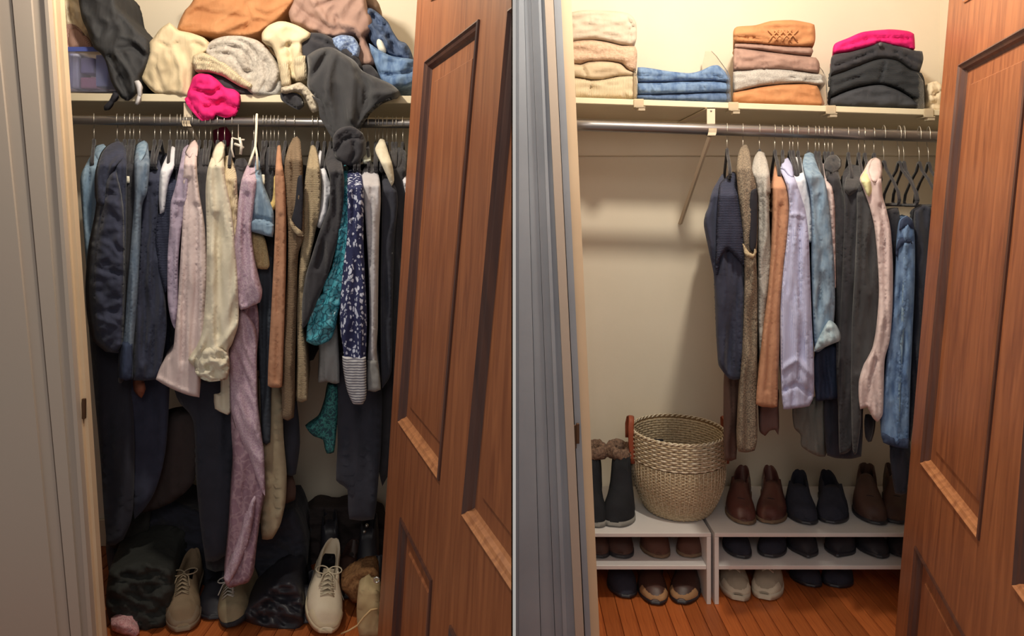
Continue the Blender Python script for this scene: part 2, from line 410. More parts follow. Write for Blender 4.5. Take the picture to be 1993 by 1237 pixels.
def door_frame(D, cols):
    """stiles and rails around the panels; panels listed column by column from the hinge, top to bottom"""
    root, uv, W, slab, PR, hu, uf, vt, vb, T, build = D
    def ed(a, b, v): return a[0]+(b[0]-a[0])*(v-a[1])/(b[1]-a[1])
    def poly_between(f0, f1, va, vb_): return [(f0(va), va), (f1(va), va), (f1(vb_), vb_), (f0(vb_), vb_)]
    def chain(col, side):
        pts = []
        for i in col:
            q = PR[i]; pts += [q[0], q[3]] if side == 0 else [q[1], q[2]]
        def f(v):
            if v <= pts[0][1]: a, b = pts[0], pts[1]
            elif v >= pts[-1][1]: a, b = pts[-2], pts[-1]
            else:
                for a, b in zip(pts, pts[1:]):
                    if a[1] <= v <= b[1]: break
            return a[0] if b[1] == a[1] else ed(a, b, v)
        return f, [p[1] for p in pts]
    edges = [(hu, [])]
    for c in cols:
        edges.append(chain(c, 0)); edges.append(chain(c, 1))
    edges.append((lambda v: uf, []))
    for i in range(0, len(edges), 2):
        f0, k0 = edges[i]; f1, k1 = edges[i+1]
        vs_ = sorted(set([vt, vb]+k0+k1)); bm = bmesh.new(); L0 = [(f0(v), v) for v in vs_]; L1 = [(f1(v), v) for v in vs_]
        rows = [[bm.verts.new(W(*L0[j], 0)), bm.verts.new(W(*L1[j], 0)), bm.verts.new(W(*L1[j], -T)), bm.verts.new(W(*L0[j], -T))] for j in range(len(vs_))]
        for a, b in zip(rows, rows[1:]):
            for q in range(4): bm.faces.new((a[q], a[(q+1)%4], b[(q+1)%4], b[q]))
        bm.faces.new(rows[0][::-1]); bm.faces.new(rows[-1]); bmesh.ops.recalc_face_normals(bm, faces=bm.faces)
        build('stile', bm, M_door, root, smooth=False)
    for c in cols:
        qs = [PR[i] for i in c]
        tl, tr = qs[0][0], qs[0][1]
        slab('rail', [(tl[0], vt), (tr[0], vt), tr, tl], -T, 0, M_door, 0)
        for a, b in zip(qs, qs[1:]): slab('rail', [a[3], a[2], b[1], b[0]], -T, 0, M_door, 0)
        a = qs[-1]; slab('rail', [a[3], a[2], (a[2][0], vb), (a[3][0], vb)], -T, 0, M_door, 0)
D1 = make_door('door_1', 772, -.061, 498, [
    [(849, -220), (950, -345), (937, -33), (839, 2)],
    [(829, 120), (934, 38), (856, 935), (777, 822)],
    [(781, 1006), (842, 1128), (815, 1560), (755, 1380)],
    [(992, 20), (1105, -67), (1010, 1165), (902, 1003)],
    [(878, 1215), (975, 1422), (960, 1700), (860, 1500)]], [(812, 0), (735, 1237)], 1060, -.0015)
door_frame(D1, [[0, 1, 2], [3, 4]])
D2 = make_door('door_2', 1790, -.083, 1405, [
    [(1890, -220), (2060, -372), (2035, -84), (1878, 6)],
    [(1868, 126), (2012, 44), (1907, 1052), (1794, 903)],
    [(1783, 1062), (1883, 1244), (1850, 1560), (1755, 1400)],
    [(2092, -420), (2300, -620), (2280, -240), (2068, -105)],
    [(2056, 20), (2250, -90), (2130, 1356), (1974, 1142)],
    [(1958, 1382), (2080, 1610), (2060, 1900), (1930, 1750)]], [(1847, 0), (1742, 1237)], 2330, None)
door_frame(D2, [[0, 1, 2], [3, 4, 5]])

# ---------------- shelves, brackets, rods ----------------
YR = 2.32; YS = 2.34
def shelf(name, xa, xb, pya, pyb, th, lab):
    t = empty('closet_shelf', ((xa+xb)/2, YS, P(0, pya, YS).z-th), lab, 'shelf')
    za = P(0, pya, YS).z; zb = P(0, pyb, YS).z
    bm = bmesh.new(); hexa(bm, [Vector((xa, YS, za-th)), Vector((xb, YS, zb-th)), Vector((xb, YB-.019, zb-th)), Vector((xa, YB-.019, za-th))],
        [Vector((xa, YS, za)), Vector((xb, YS, zb)), Vector((xb, YB-.019, zb)), Vector((xa, YB-.019, za))]); bev(bm, .002, 1)
    build('board', bm, M_shelf, t, smooth=False)
    return t
def linz(px, a, b): return a[1]+(b[1]-a[1])*(px-a[0])/(b[0]-a[0])
# left: front edge top (140,180) -> (800,186);  right: top (1112,188) -> (1826,212)
sl = shelf('s', -2.21, -.07, 181-6*.45, 181+6.5, .027, 'cream painted shelf board buried under a heap of clothes')
XA = XZ(1112, YS); XBq = XZ(1826, YS)
zA = 189; zB = 213; sA = (zB-zA)/(1826-1112)
sr = shelf('s', .14, 1.745, zA-(1112-(CX+.14*F/YS))*sA, zA+((CX+1.745*F/YS)-1112)*sA, .021, 'cream painted shelf board carrying four neat folded stacks')
def rodz(px, side): return P(0, (linz(px, (145, 234), (800, 241)) if side == 0 else linz(px, (1115, 243.5), (1820, 266))), YR).z
def rod(side, xa, xb, r, lab):
    a = Vector((xa, YR, rodz(CX+xa*F/YR, side))); b = Vector((xb, YR, rodz(CX+xb*F/YR, side)))
    bm = bmesh.new(); tube(bm, [a+(b-a)*t/12 for t in range(13)], r, 20)
    o = build('clothes_rod', bm, M_metal); tag(o, lab, 'rod')
rod(0, -2.21, -.07, .0155, 'grey metal clothes rod crowded with hangers under the messy shelf')
rod(1, .14, 1.75, .0195, 'grey metal clothes rod with a bare left end under the neat shelf')
def bracket(px, side, lab):
    x = XZ(px, YS); t = empty('shelf_bracket', (x, YS, rodz(px, side)-.02), lab, 'bracket')
    zr = rodz(px, side); zs = P(0, 0, 1).z*0+ (P(0, linz(px, (145, 198), (800, 204)) if side == 0 else linz(px, (1112, 202), (1826, 226)), YS).z)
    rr = .0155 if side == 0 else .0195
    bm = bmesh.new(); box(bm, (x-.014, YS-.024, zr+rr), (x+.014, YS-.020, zs+.0)); box(bm, (x-.014, YS-.024, zs-.004), (x+.014, YB-.02, zs-.0005)); bmesh.ops.recalc_face_normals(bm, faces=bm.faces)
    build('arm', bm, M_trimw, t, smooth=False)
    bm = bmesh.new()
    pts = [(x, YR+math.sin(a)*(rr+.003), zr-math.cos(a)*(rr+.003)) for a in [math.radians(q) for q in range(-95, 96, 19)]]
    rings = []
    for p in pts:
        rings.append([bm.verts.new((x-.014, p[1], p[2])), bm.verts.new((x+.014, p[1], p[2]))])
    for a, b in zip(rings, rings[1:]): bm.faces.new((a[0], a[1], b[1], b[0]))
    bmesh.ops.solidify(bm, geom=list(bm.faces), thickness=-.003); build('hook', bm, M_trimw, t)
    bm = bmesh.new(); a = Vector((x, YS-.01, zr-rr-.004)); b = Vector((x, YB-.006, zr-.34)); tube(bm, [a, b], .007, 4, flat=(1.3, .5))
    build('brace', bm, M_trimw, t, smooth=False)
    bm = bmesh.new(); bmesh.ops.create_uvsphere(bm, u_segments=10, v_segments=6, radius=.0035, matrix=Matrix.Translation((x, YS-.024, zs-.012))); build('screw', bm, M_metal, t)
bracket(372, 0, 'white shelf bracket holding the crowded rod')
bracket(1380, 1, 'white shelf bracket with a diagonal brace on the bare wall')

# ---------------- hangers ----------------
def hanger_meshes():
    out = {}
    bm = bmesh.new(); r = .024; pts = []
    for a in range(200, -20, -20): pts.append((0, math.cos(math.radians(a))*r*.95, math.sin(math.radians(a))*r))
    pts += [(0, r*.8, -.018), (0, r*.2, -.030), (0, 0, -.042), (0, 0, -.066)]
    tube(bm, pts, .0014, 6); bm.normal_update()
    me = bpy.data.meshes.new('hook'); bm.to_mesh(me); bm.free(); me.materials.append(M_wire); out['hook'] = me
    bm = bmesh.new()
    sh = [(0, -.172, -.162), (0, -.16, -.143), (0, -.10, -.112), (0, -.03, -.086), (0, -.008, -.066), (0, .008, -.066), (0, .03, -.086), (0, .10, -.112), (0, .16, -.143), (0, .172, -.162), (0, .16, -.172), (0, 0, -.172), (0, -.16, -.172), (0, -.172, -.162)]
    tube(bm, crom3(sh), .0052, 6, flat=(1.0, .75)); bm.normal_update()
    me = bpy.data.meshes.new('shoulder_bar'); bm.to_mesh(me); bm.free(); me.materials.append(M_velvet); out['shoulder_bar'] = me
    for me in out.values():
        for p in me.polygons: p.use_smooth = True
    return out
def crom3(pts):
    out = []
    for i in range(len(pts)-1):
        a, b = Vector(pts[i]), Vector(pts[i+1])
        for k in range(3): out.append(a.lerp(b, k/3))
    out.append(Vector(pts[-1])); return out
HM = hanger_meshes(); HP = []
def hanger(px, side, lab, grp=None, yaw=.85, extra=None):
    x = XZ(px, YR); z = rodz(px, side)
    if not HP:
        t = empty('hanger', (0, 0, 0))
        for k, me in HM.items():
            o = bpy.data.objects.new(k, me); C.objects.link(o); o.parent = t
        HP.append(t)
    else:
        t = HP[0].copy(); C.objects.link(t)
        for c in HP[0].children:
            d = c.copy(); C.objects.link(d); d.parent = t
    t.location = (x, YR, z); t.rotation_euler = (0, 0, -math.atan(yaw*x/YR)+random.uniform(-.05, .05))
    if side == 1 and px > 1712: t.scale = (1, 1.15, 1.4)
    tag(t, lab, 'hanger', grp or ('hangers on the crowded rod' if side == 0 else 'hangers on the tidy rod'))
    return t

# ---------------- hanging clothes ----------------
def garment(name, label, cat, poly, m, yf=2.12, hook=None, parts=(), group=None, fold=(.012, 13, 130, 0), top=None, step=4.2, R=8, ridges=(), rnd=.015, drop=46, depth=None, flat=False, side=None):
    side = (0 if poly[0][0] < 997 else 1) if side is None else side
    ymin = min(p[1] for p in poly) if top is None else top
    ymax = max(p[1] for p in poly)
    def yfun(y, yf=yf):
        if flat: return yf
        t = max(0, min(1, (y-ymin)/drop)); return (YR-.035)+(yf-(YR-.035))*(t**.75)
    def dfun(y):
        if flat: return depth or .12
        return max(.04, ((depth or .40))*max(.12, max(0, min(1, (y-ymin)/drop))**.75))
    cx = sum(p[0] for p in poly)/len(poly)
    if parts:
        e = empty(name, (XZ(cx, YR), YR, P(0, ymax, yf).z), label, cat, group)
        puff('body', poly, m, e, fold=fold, yfun=yfun, depth=dfun, step=step, R=R, ridges=ridges, rnd=rnd)
        for p in parts:
            nm, pl, mm = p[0], p[1], p[2]; o = p[3] if len(p) > 3 else {}
            dy = o.get('dy', -.012)
            q = puff(nm, pl, mm, e, fold=o.get('fold', fold), yfun=lambda y: yfun(y)+dy, depth=o.get('depth', .03), step=o.get('step', min(step, 6)), R=o.get('R', 7), rnd=o.get('rnd', .012), ridges=o.get('ridges', ()))
            if o.get('label'): q['label'] = o['label']
    else:
        e = puff(name, poly, m, None, fold=fold, yfun=yfun, depth=dfun, step=step, R=R, ridges=ridges, rnd=rnd)
        tag(e, label, cat, group)
    if hook is not None: hanger(hook, side, ('black hanger holding the ' if True else '')+label if len(label.split()) < 12 else 'black hanger holding the '+' '.join(label.split()[:11]))
    return e
m = mat
navy = m('navy_cotton', (58, 62, 82), .9, 'plain', (46, 50, 68), sheen=.1); navyk = m('navy_knit', (60, 64, 86), .9, 'knit', (42, 46, 64), sc=1.1, bump=.6)
black = m('black_cotton', (58, 57, 62), .95, 'plain', (48, 48, 54), sheen=.15); blackb = m('blue_black_cotton', (54, 56, 68), .95, 'plain', (46, 48, 58), sheen=.1)
char = m('charcoal_fleece', (64, 64, 67), .95, 'plain', (54, 54, 58), sheen=.2)
ddark = m('dark_denim', (58, 70, 96), .9, 'denim', (44, 52, 76)); dmid = m('mid_denim', (116, 142, 176), .9, 'denim', (82, 108, 148)); dlight = m('light_denim', (138, 160, 180), .9, 'denim', (108, 132, 156))
dgrey = m('grey_blue_denim', (120, 134, 150), .9, 'denim', (90, 106, 126))
lilac = m('lilac_cotton', (178, 164, 184), .85, 'plain', (160, 146, 168)); lavender = m('lavender_shirt', (190, 194, 224), .8, 'vstripe', (164, 170, 210), sc=1.6, bump=.15)
lilacp = m('lilac_print', (176, 150, 170), .7, 'floral', (198, 178, 190), sc=2.4, bump=.2); lilacs = m('mauve_satin', (140, 112, 128), .6, 'floral', (160, 134, 146), sc=1.0, bump=.1)
blush = m('blush_shirt', (218, 200, 198), .8, 'plain', (202, 182, 182)); cream = m('cream_cotton', (222, 214, 194), .85, 'plain', (208, 198, 176)); white = m('white_cotton', (226, 226, 232), .85, 'plain', (206, 206, 216))
creamk = m('cream_knit', (208, 192, 164), .9, 'rib', (186, 170, 142), bump=.5); lace = m('tan_lace', (206, 186, 142), .85, 'floral', (170, 150, 112), sc=3, bump=.6)
rust = m('rust_knit', (186, 140, 112), .9, 'plain', (172, 126, 98), bump=.5); orange = m('orange_knit', (190, 136, 94), .9, 'plain', (176, 120, 80), bump=.6)
taupe = m('taupe_knit', (152, 130, 106), .95, 'knit', (116, 98, 80), sc=1.5, bump=.9); tweed = m('tweed_knit', (146, 132, 114), .95, 'tweed', (92, 84, 76), bump=1)
beigek = m('beige_knit', (196, 178, 148), .95, 'knit', (158, 140, 114), sc=1.8, bump=.8); greyk = m('pale_grey_knit', (184, 180, 174), .95, 'tweed', (160, 156, 152), bump=.6)
oat = m('oatmeal_wool', (194, 176, 150), .95, 'plain', (180, 162, 136), bump=.8); mauve = m('mauve_wool', (164, 134, 122), .95, 'plain', (146, 118, 108), bump=.6)
teal = m('teal_satin', (74, 160, 178), .35, 'floral', (28, 86, 104), sc=1.2, bump=.2, spec=.6); teald = m('dark_teal_print', (34, 72, 82), .6, 'floral', (58, 128, 126), sc=1.6)
bluep = m('blue_white_print', (46, 50, 88), .8, 'leaf', (206, 212, 232), sc=1.0); cuffg = m('grey_striped_rib', (196, 196, 200), .9, 'stripe', (110, 110, 122), sc=2.4, bump=.6)
pink = m('hot_pink_knit', (232, 40, 122), .85, 'plain', (206, 24, 104), bump=.5); brown = m('brown_cloth', (96, 76, 70), .95); brownm = m('mauve_brown_cloth', (116, 92, 88), .95)
shadeg = m('soft_grey_cotton', (150, 150, 150), .9); lining = m('dark_lining', (44, 44, 52), .95)
tagw = m('paper_tag', (238, 232, 214), .7, bump=0)

# --- crowded closet, left to right (back ones first) ---
def LG(*a, **k): return garment(*a, **k)
LG('denim_shirt', 'light blue denim shirt at the far left end of the crowded rod', 'shirt',
   [(186,287),(198,281),(208,290),(214,320),(200,380),(194,470),(192,560),(180,590),(170,540),(162,440),(156,350),(168,318)], dlight, yf=2.16, hook=183,
   parts=[('collar', [(184,300),(190,284),(202,280),(210,290),(204,304),(192,312)], dlight, {'label': 'turned up denim collar', 'fold': (.002, 9, 20, 0)})])
LG('hooded_jacket', 'navy hooded jacket with a long puckered sleeve beside the light denim shirt', 'jacket',
   [(203,296),(222,278),(238,276),(246,300),(246,400),(244,520),(242,640),(238,686),(214,684),(190,660),(180,600),(177,530),(184,470),(190,400),(184,380),(186,330)], navy, yf=2.11, hook=228,
   parts=[('hood', [(200,300),(214,282),(232,274),(241,284),(242,306),(226,322),(208,356),(204,400),(192,392),(190,340)], navy, {'dy': -.02, 'ridges': [([(228,300),(210,320),(202,360)], 5, .014)]}),
          ('sleeve', [(208,350),(226,330),(240,400),(243,500),(241,600),(240,672),(220,686),(194,662),(184,620),(180,560),(186,480),(198,420)], navy, {'dy': -.03, 'fold': (.008, 22, 18, 20), 'R': 12, 'rnd': .03, 'depth': .06})])
LG('black_cardigan', 'black cardigan with a white paper tag between navy jacket and grey denim', 'cardigan',
   [(240,288),(252,282),(264,286),(268,340),(266,440),(258,560),(250,660),(240,742),(230,742),(234,640),(238,520),(240,400)], black, yf=2.15, hook=243,
   parts=[('price_tag', [(241,343),(252,343),(252,356),(241,356)], tagw, {'dy': -.014, 'depth': .004, 'rnd': .001, 'R': 2, 'fold': (0, 9, 9, 0), 'step': 4, 'label': 'small white paper tag'})])
hanger(253, 0, 'black hanger behind the black cardigan with the paper tag'); hanger(260, 0, 'bare black hanger just left of the grey denim jacket')
LG('denim_jacket', 'faded grey blue denim jacket with a long narrow sleeve', 'jacket',
   [(262,300),(268,282),(280,273),(288,280),(290,320),(286,372),(276,400),(272,480),(268,560),(262,640),(257,700),(257,738),(234,736),(236,690),(242,640),(248,560),(256,460),(262,380),(261,330)], dgrey, yf=2.09, hook=272,
   parts=[('cuff', [(238,668),(258,668),(257,738),(234,736)], ddark, {'dy': -.006}), ('collar', [(266,296),(270,280),(281,273),(288,280),(284,298),(276,312),(270,320)], dlight, {'fold': (.002, 9, 20, 0)})])
LG('long_coat', 'long dark navy coat right of the faded denim jacket', 'coat',
   [(288,326),(300,304),(310,312),(314,340),(308,400),(312,500),(320,560),(324,640),(316,700),(304,738),(260,740),(258,720),(262,640),(266,560),(272,480),(276,400),(284,360)], navy, yf=2.14, hook=301,
   ridges=[([(290,360),(284,480),(280,700)], 5, .012), ([(302,380),(300,540),(296,720)], 4, .010)])
LG('grey_shirt', 'pale grey shirt with a pointed shoulder behind the striped navy sweater', 'shirt',
   [(312,334),(326,300),(336,284),(342,290),(341,316),(330,344),(324,380),(320,412),(311,416),(309,380)], white, yf=2.12, hook=331, top=284)
LG('striped_sweater', 'navy sweater with fine horizontal ribs before the lilac shirt', 'sweater',
   [(326,350),(340,330),(350,320),(354,360),(346,420),(336,480),(330,540),(322,570),(308,520),(303,450),(308,418),(318,400)], navyk, yf=2.13, hook=313)
LG('black_blouse', 'plain black blouse whose neck stands left of the lilac shirt', 'blouse', [(340,292),(350,283),(358,290),(354,340),(350,400),(340,420),(342,340)], black, yf=2.17, hook=345)
LG('lilac_shirt', 'pale lilac shirt with a shoulder yoke seam and shiny lower sleeve', 'shirt',
   [(352,310),(356,290),(366,281),(372,290),(370,330),(364,392),(352,450),(346,520),(346,600),(340,640),(332,620),(326,580),(326,500),(330,440),(332,396),(342,360)], lilac, yf=2.09, hook=358,
   ridges=[([(334,391),(350,390),(364,392)], 2.5, -.008), ([(342,420),(336,500),(334,600)], 4, .012)])
LG('blush_shirt', 'blush pink shirt with a flared hem fanning out at left', 'shirt',
   [(360,304),(370,286),(379,273),(385,284),(382,320),(388,380),(398,440),(402,520),(400,600),(398,690),(388,720),(388,773),(345,761),(303,738),(318,706),(336,682),(341,640),(346,590),(351,500),(357,400),(356,350)], blush, yf=2.08, hook=376,
   fold=(.009, 11, 130, 0), ridges=[([(366,350),(362,480),(356,700)], 5, .012), ([(380,400),(382,560),(374,700)], 5, .010), ([(310,736),(346,756),(386,768)], 3, -.008)],
   parts=[('collar', [(364,296),(372,280),(380,272),(386,284),(384,304),(378,298),(370,306)], blush, {'fold': (.002, 9, 20, 0), 'dy': -.015})])
LG('black_jacket', 'slim black jacket squeezed between the blush shirt and the cream blouse', 'jacket',
   [(380,310),(392,290),(404,288),(408,330),(406,400),(402,480),(396,500),(390,420),(384,350)], black, yf=2.13, hook=388)
LG('lime_blouse', 'pale green yellow blouse with only its collar showing', 'blouse', [(376,320),(384,308),(398,303),(403,300),(404,312),(394,320),(384,336),(382,370),(377,350)], m('pale_lime', (232, 232, 180), .85), yf=2.14, hook=400)
LG('cream_blouse', 'cream blouse with a full sleeve gathered into a twisted cuff', 'blouse',
   [(400,372),(404,330),(414,300),(424,280),(434,276),(438,286),(434,310),(438,350),(448,400),(456,460),(461,520),(464,580),(464,630),(452,668),(444,684),(446,720),(442,738),(420,741),(392,735),(378,714),(366,700),(382,676),(394,640),(401,560),(402,460)], cream, yf=2.04, hook=424,
   fold=(.010, 14, 120, 0), ridges=[([(372,704),(396,664),(404,620)], 6, -.014), ([(404,690),(430,672),(460,630)], 5, -.012), ([(396,716),(420,690),(444,700)], 5, .014), ([(420,420),(428,560),(424,650)], 6, .010)],
   parts=[('collar', [(416,304),(422,284),(431,275),(438,282),(434,304),(426,318),(420,322)], cream, {'fold': (.002, 9, 20, 0), 'dy': -.015}),
          ('cuff', [(386,700),(400,676),(424,672),(444,688),(447,716),(440,738),(412,742),(390,728)], cream, {'dy': -.02, 'fold': (.014, 14, 14, 30), 'R': 10, 'rnd': .02})])
LG('cream_ruffle_top', 'cream ruffled top with a white label strap right of the full sleeved blouse', 'top',
   [(434,320),(440,304),(450,302),(460,340),(463,400),(464,470),(470,560),(458,560),(452,480),(446,410),(436,370)], creamk, yf=2.10, hook=437, fold=(.010, 10, 26, 0))
LG('cream_slip', 'cream slip hem poking out beneath the gathered cuff', 'slip', [(434,700),(449,700),(450,760),(449,800),(444,807),(423,796),(421,768),(434,764)], cream, yf=2.16, flat=True, depth=.03)
LG('black_tank', 'black tank top with rounded shoulders between cream and lilac tops', 'top',
   [(454,322),(464,308),(476,308),(484,322),(480,350),(474,384),(466,380),(458,360)], black, yf=2.12, hook=452)
LG('lilac_print_top', 'lilac printed top with a pointed corner hem at chest height', 'top',
   [(470,350),(480,324),(490,306),(500,304),(500,350),(494,400),(489,450),(494,500),(504,548),(510,572),(506,588),(488,596),(468,603),(456,570),(452,500),(460,440),(464,390)], lilacp, yf=2.05, hook=498,
   ridges=[([(480,380),(474,480),(478,590)], 6, .012)])
# shimmering long dress
LG('long_lilac_dress', 'long lilac and mauve satin dress trailing down to the shoes', 'dress',
   [(458,590),(500,588),(504,640),(500,700),(502,780),(512,870),(517,950),(508,1000),(500,1060),(494,1110),(484,1132),(466,1138),(446,1144),(437,1130),(442,1080),(446,1030),(450,960),(454,900),(450,830),(452,760),(448,700),(446,660)], lilacs, yf=2.12, flat=True, depth=.10,
   fold=(.012, 14, 160, 4), parts=[('scarf_edge', [(470,600),(498,640),(500,720),(502,790),(514,880),(516,965),(500,930),(484,884),(466,846),(452,800),(450,740),(447,690),(460,650)], lilacp, {'dy': -.02, 'fold': (.010, 14, 90, -20), 'R': 9}),
          ('hem', [(500,960),(496,1000),(482,1060),(464,1104),(446,1136),(438,1128),(452,1086),(470,1040),(484,980)], lilacp, {'dy': -.018})])
LG('denim_crop_top', 'short light blue denim top with a banded waist on a white hanger', 'top',
   [(494,316),(503,304),(508,330),(510,352),(522,384),(532,412),(533,440),(530,461),(508,455),(487,449),(488,410),(491,360)], dlight, yf=2.07, hook=494,
   ridges=[([(488,422),(510,425),(532,431)], 2.5, .014), ([(488,430),(510,433),(532,439)], 2.5, -.010)],
   parts=[('waistband', [(487,427),(510,430),(533,437),(531,461),(508,455),(487,449)], dlight, {'dy': -.01, 'fold': (.002, 9, 20, 0), 'R': 4})])
LG('tan_lace_top', 'tan lace top peeping out under the short denim top', 'top', [(488,450),(512,458),(519,476),(525,514),(520,524),(500,522),(492,500),(488,480)], lace, yf=2.11, flat=True, depth=.08)
LG('black_skirt', 'black skirt with a hanging white tag right of the denim top', 'skirt', [(506,296),(520,286),(534,290),(536,360),(530,440),(534,480),(528,520),(520,480),(512,400),(506,350)], black, yf=2.17, hook=512,
   parts=[('price_tag', [(508,340),(515,340),(515,358),(508,358)], tagw, {'dy': -.03, 'depth': .004, 'rnd': .001, 'R': 2, 'fold': (0, 9, 9, 0), 'step': 4, 'label': 'small white tag'})])
hanger(519, 0, 'bare black hanger between the black skirt and the rust sweater'); hanger(527, 0, 'bare black hanger touching the yellow lace camisole')
LG('lace_camisole', 'yellow cream lace camisole strip left of the rust sweater', 'camisole', [(530,326),(538,316),(546,320),(546,360),(546,392),(530,412),(520,404),(530,388),(533,350)], m('yellow_lace', (236, 208, 140), .85, 'floral', (214, 176, 110), sc=3, bump=.5), yf=2.10, hook=534)
LG('slate_dress', 'slate blue long dress in the gap left of the rust sleeve', 'dress', [(498,520),(516,500),(532,500),(534,620),(528,760),(526,860),(510,860),(506,740),(500,640)], m('slate_cloth', (72, 80, 92), .9), yf=2.17, flat=True, depth=.10)
LG('rust_sweater', 'rust orange sweater with one long flat sleeve', 'sweater',
   [(538,300),(541,282),(546,282),(549,320),(555,360),(557,440),(556,540),(553,640),(551,700),(549,752),(535,754),(521,750),(523,690),(528,600),(533,500),(536,420),(535,350)], rust, yf=2.06, hook=542, fold=(.005, 9, 140, 0),
   ridges=[([(546,420),(542,560),(538,740)], 4, .008)])
LG('taupe_cardigan', 'taupe knit cardigan with an open front and very long sleeve', 'cardigan',
   [(554,320),(560,290),(570,270),(578,265),(585,276),(588,330),(590,400),(592,458),(580,500),(577,600),(574,700),(572,812),(549,814),(550,720),(554,620),(560,520),(560,440),(554,380)], taupe, yf=2.08, hook=573,
   parts=[('neck_opening', [(580,346),(588,340),(590,380),(588,440),(584,456),(574,444),(568,430),(574,400)], lining, {'dy': -.008, 'depth': .01, 'fold': (0, 9, 9, 0), 'R': 4, 'rnd': .003, 'label': 'dark opening of the cardigan'}),
          ('front_band', [(565,424),(576,440),(590,452),(592,460),(580,458),(566,440)], beigek, {'dy': -.02, 'depth': .012, 'R': 3, 'rnd': .006})])
LG('beige_cardigan', 'beige ribbed cardigan with a pale front band right of the taupe one', 'cardigan',
   [(590,440),(590,380),(596,330),(602,296),(608,281),(615,288),(621,320),(625,360),(622,410),(612,460),(602,510),(594,570),(590,640),(597,700),(598,778),(577,780),(578,700),(578,600),(582,520)], beigek, yf=2.10, hook=608,
   ridges=[([(614,330),(612,400),(596,480),(586,560)], 4, -.008), ([(600,440),(590,520)], 4, .010)])
LG('white_shirt', 'white shirt with a dropped shoulder left of the black draped cardigan', 'shirt',
   [(617,310),(623,292),(630,300),(634,330),(644,360),(646,374),(640,392),(636,420),(624,444),(616,440),(622,400),(626,360)], white, yf=2.12, hook=619)
LG('stripe_hem_shirt', 'grey shirt hem with a white edge low beside the patterned sleeve', 'shirt', [(622,640),(640,620),(656,630),(660,690),(661,744),(648,746),(636,742),(620,744),(622,700)], shadeg, yf=2.15, flat=True, depth=.08)
LG('black_cardigan', 'black cardigan with a drape swinging left under the knotted hoodie', 'cardigan',
   [(634,316),(642,288),(654,292),(664,312),(670,350),(668,400),(662,440),(654,480),(640,530),(626,566),(612,600),(600,626),(588,640),(588,590),(594,540),(606,500),(622,450),(640,400),(642,350)], black, yf=2.06, hook=644,
   ridges=[([(656,340),(648,420),(618,520)], 6, .014)])
LG('teal_satin_top', 'shiny teal satin top with a draped pointed end', 'top',
   [(664,330),(672,320),(680,332),(682,400),(680,480),(672,550),(660,600),(652,640),(642,662),(616,672),(596,664),(598,630),(602,600),(614,580),(628,572),(630,548),(644,526),(652,490),(656,440),(664,390)], teal, yf=2.07, hook=668,
   fold=(.012, 16, 50, 20), ridges=[([(672,380),(666,480),(640,560)], 6, .014), ([(604,640),(628,620),(654,600)], 5, .012)])
LG('teal_print_scarf', 'dark teal patterned scarf end hanging low near the back wall', 'scarf', [(596,832),(622,812),(634,780),(640,748),(658,750),(658,800),(654,850),(650,880),(636,882),(630,856),(610,848)], teald, yf=2.20, flat=True, depth=.05)
LG('patterned_blouse', 'navy and white leaf print blouse with a striped ribbed cuff', 'blouse',
   [(676,340),(684,318),(694,318),(702,330),(708,380),(707,460),(710,540),(714,620),(712,700),(713,770),(706,786),(688,784),(678,760),(671,720),(668,680),(662,640),(662,590),(668,520),(676,450)], bluep, yf=2.04, hook=690,
   parts=[('cuff', [(668,694),(690,697),(712,694),(713,740),(713,770),(706,787),(688,786),(677,760),(671,728)], cuffg, {'dy': -.008, 'fold': (.003, 8, 30, 0), 'label': 'grey striped ribbed cuff'})])
LG('grey_shirt', 'light grey shirt with a long narrow sleeve and flared cuff', 'shirt',
   [(704,340),(712,322),(722,315),(732,328),(739,350),(741,390),(738,450),(736,560),(735,640),(733,690),(741,758),(716,760),(716,700),(719,620),(717,520),(712,440),(707,390)], m('light_grey_cotton', (196, 192, 196), .85), yf=2.07, hook=716, fold=(.008, 8, 160, 0),
   ridges=[([(726,380),(727,500),(724,690)], 3, -.010), ([(718,396),(722,520)], 3, .010)], parts=[('cuff', [(716,702),(734,702),(741,758),(716,760)], shadeg, {'fold': (.002, 9, 20, 0)})])
LG('green_grey_shirt', 'pale green grey shirt collar right of the black knot', 'shirt', [(706,300),(712,292),(720,292),(722,312),(714,318),(706,316)], m('pale_green_grey', (196, 200, 186), .85), yf=2.15, hook=706, drop=20)
LG('cream_strap_top', 'cream top showing as a slanting strap near the door', 'top', [(730,290),(740,270),(748,272),(754,290),(764,322),(767,350),(762,362),(752,340),(740,314)], cream, yf=2.09, hook=737)
LG('black_dress', 'black long dress with short sleeve hanging near the door', 'dress',
   [(744,340),(752,324),(760,340),(772,370),(774,400),(768,470),(764,600),(762,720),(744,756),(741,680),(741,560),(743,440)], blackb, yf=2.10, hook=745)
LG('black_blazer', 'black blazer with padded shoulders touching the wooden door', 'blazer', [(756,304),(764,290),(776,286),(790,296),(792,340),(790,420),(788,560),(782,760),(766,760),(764,600),(768,440),(766,360)], black, yf=2.13, hook=764)
LG('white_camisole', 'white camisole sliver at the door edge of the crowded rod', 'camisole', [(777,330),(784,322),(792,326),(793,350),(790,380),(784,352)], white, yf=2.09, hook=784, top=310)
for px, wh in ((352, 'left of the lilac shirt collar'), (364, 'between lilac and blush shirts'), (410, 'just left of the cream blouse neck'), (556, 'between rust sweater and taupe cardigan'), (632, 'right of the white shirt neck'), (656, 'hidden behind the black knot'), (731, 'left of the slanting cream strap'), (753, 'right of the slanting cream strap'), (771, 'nearest the door on the messy rod')):
    hanger(px, 0, 'spare black hanger '+wh)
